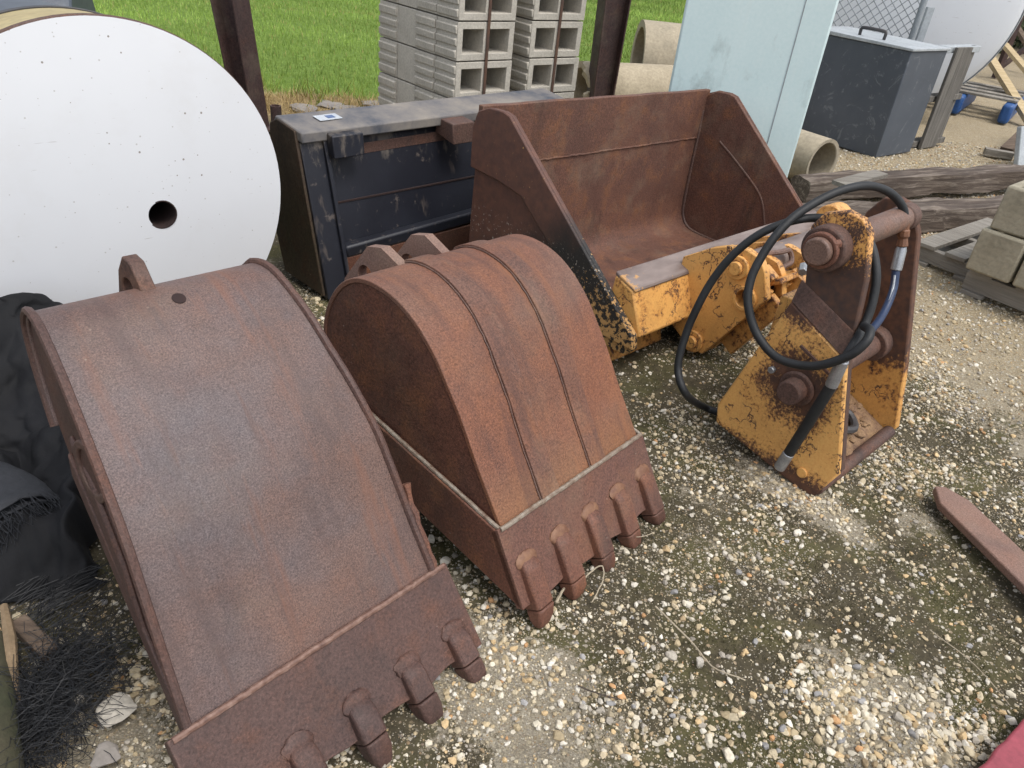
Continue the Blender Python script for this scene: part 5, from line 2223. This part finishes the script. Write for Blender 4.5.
def lump(name, mat, P, size, rz, label, cat, sub=2, tilt=0.0):
    v, f = ico(sub)
    r = np.random.default_rng(abs(hash(name + str(P[0]))) % 1000)
    p = v.copy()
    for _ in range(15):
        dd = r.normal(size=3)
        dd /= np.linalg.norm(dd)
        lim = r.uniform(.4, .75)
        q = p @ dd
        p -= np.outer(np.maximum(q - lim, 0), dd)
    p += r.normal(0, .02, p.shape)
    p *= 1.25
    p *= np.array(size)
    mb = MB()
    mb.add(p, [tuple(k) for k in f])
    o = mb.build(name, mat, None, 0, 25)
    o.location = P
    o.rotation_euler = (0, tilt, rz)
    return tag(o, label, cat)


q = g(119, 712)
lump('stone', M_['stone_pale'], (q[0], q[1], .012), (.034, .025, .02), .9, 'largest pale grey stone left of the near bucket', 'stone')
q = g(77, 702)
lump('stone', M_['stone_pale'], (q[0], q[1], .01), (.026, .02, .016), .3, 'pale grey stone beside the black fibres', 'stone')
q = g(80, 722)
lump('stone', M_['concrete_tan'], (q[0], q[1], .008), (.016, .012, .012), .3, 'small yellowish stone touching the black fibres', 'stone')
q = g(105, 758)
lump('stone', M_['flagstone'], (q[0], q[1], .006), (.03, .022, .012), .6, 'dark flat stone at the bottom beside the near bucket', 'stone')
q = g(700, 663)
lump('stone', M_['stone_pale'], (q[0], q[1], .006), (.014, .011, .009), .6, 'lone pale grey stone on the open gravel in front of the middle bucket', 'stone')
for i, (px, py, w_) in enumerate(((330, 104, .2), (350, 108, .14), (372, 103, .16), (305, 108, .15))):
    q = g(px, py)
    lump('flagstone', M_['flagstone'], (q[0], q[1], -.006), (w_ * .8, w_ * .7, .022), .4 * i, ['grey flagstone half buried in straw left of the block stack', 'smaller grey flagstone in the straw nearest the black bucket', 'grey flagstone touching the foot of the left block stack', 'grey flagstone in the straw nearest the left post'][i], 'flagstone')
# wood pieces at left
a, b = g(18, 622, .03), g(52, 655, .02)
mb = MB()
mb.bar(tuple(a), tuple(b), .034, .028)
tag(mb.build('wood_chunk', M_['brown_wood'], None, .004), 'weathered grey wood chunk lying among black fibres', 'wood')
mb = MB()
pth = [tuple(g(4, 606, .05)), tuple(g(10, 640, .05)), tuple(g(13, 672, .045)), tuple(g(19, 706, .03))]
mb.tube(pth, [.008, .012, .009, .004], 7)
tag(mb.build('bark_strip', M_['bark_tan']), 'tan strip of bark at the left edge beside the fibres', 'bark')
mb = MB()
pth = [tuple(g(-6, 640, .04)), tuple(g(0, 700, .04)), tuple(g(4, 760, .035)), tuple(g(8, 800, .03))]
mb.tube(pth, [.02, .026, .028, .028], 12)
tag(mb.build('mossy_log', M_['moss_log']), 'mossy green log at the lower left corner', 'log')


def twig(pts, r, label, mat='twig'):
    mb = MB()
    P = [tuple(g(x, y, z)) for x, y, z in pts]
    P = [tuple(p) for p in catmull(P, 5)]
    P = [(p[0] + random.uniform(-.001, .001), p[1] + random.uniform(-.001, .001), p[2]) for p in P]
    mb.tube(P, [r * (1 - .4 * k / len(P)) for k in range(len(P))], 6)
    tag(mb.build('twig', M_[mat]), label, 'twig')


twig([(655, 606, .012), (690, 640, .012), (712, 666, .012), (745, 680, .006)], .0022, 'long curved dry twig on the gravel in front of the middle bucket')
twig([(574, 590, .006), (590, 573, .03), (602, 566, .04), (603, 580, .02), (592, 602, .006)], .0022, 'pale bent straw hooked on a tooth of the middle bucket')
twig([(556, 603, .006), (562, 592, .012), (566, 586, .02)], .004, 'short thick pale twig beside the first tooth of the middle bucket')
twig([(625, 535, .01), (640, 537, .02), (655, 532, .01)], .0015, 'thin pale straw under the far teeth of the middle bucket')
twig([(75, 576, .01), (92, 578, .01), (110, 580, .008)], .003, 'pale stick on the gravel left of the near bucket')
twig([(578, 686, .008), (600, 694, .01), (622, 700, .006)], .0018, 'short dark twig near the bottom centre of the photo', 'bark')
twig([(930, 630, .008), (975, 665, .01), (1010, 705, .006)], .0014, 'thin dry straw on the gravel near the flat rusty bar')

# ------------------------------------------------------------------ light
world = bpy.data.worlds.new('World')
scene.world = world
world.use_nodes = True
wt = world.node_tree
bg = wt.nodes['Background']
sky = wt.nodes.new('ShaderNodeTexSky')
sky.sky_type = 'NISHITA'
sky.sun_disc = False
SUN_EL, SUN_AZ = radians(65), radians(130)     # azimuth measured from +Y towards +X
sky.sun_elevation = SUN_EL
sky.sun_rotation = SUN_AZ
sky.air_density = 1.0
sky.dust_density = 3.0
hsv = wt.nodes.new('ShaderNodeHueSaturation')
hsv.inputs['Saturation'].default_value = .35
wt.links.new(sky.outputs[0], hsv.inputs['Color'])
wt.links.new(hsv.outputs[0], bg.inputs['Color'])
bg.inputs['Strength'].default_value = .15
sl = bpy.data.lights.new('sun', 'SUN')
sl.energy = 1.0
sl.angle = radians(22)
sl.color = (1, .96, .9)
so_ = bpy.data.objects.new('sun', sl)
COL.objects.link(so_)
sd_ = Vector((sin(SUN_AZ) * cos(SUN_EL), cos(SUN_AZ) * cos(SUN_EL), sin(SUN_EL)))
so_.rotation_euler = sd_.to_track_quat('Z', 'Y').to_euler()

scene.view_settings.view_transform = 'Standard'
scene.view_settings.look = 'None'
scene.view_settings.exposure = .72
scene.view_settings.gamma = 1
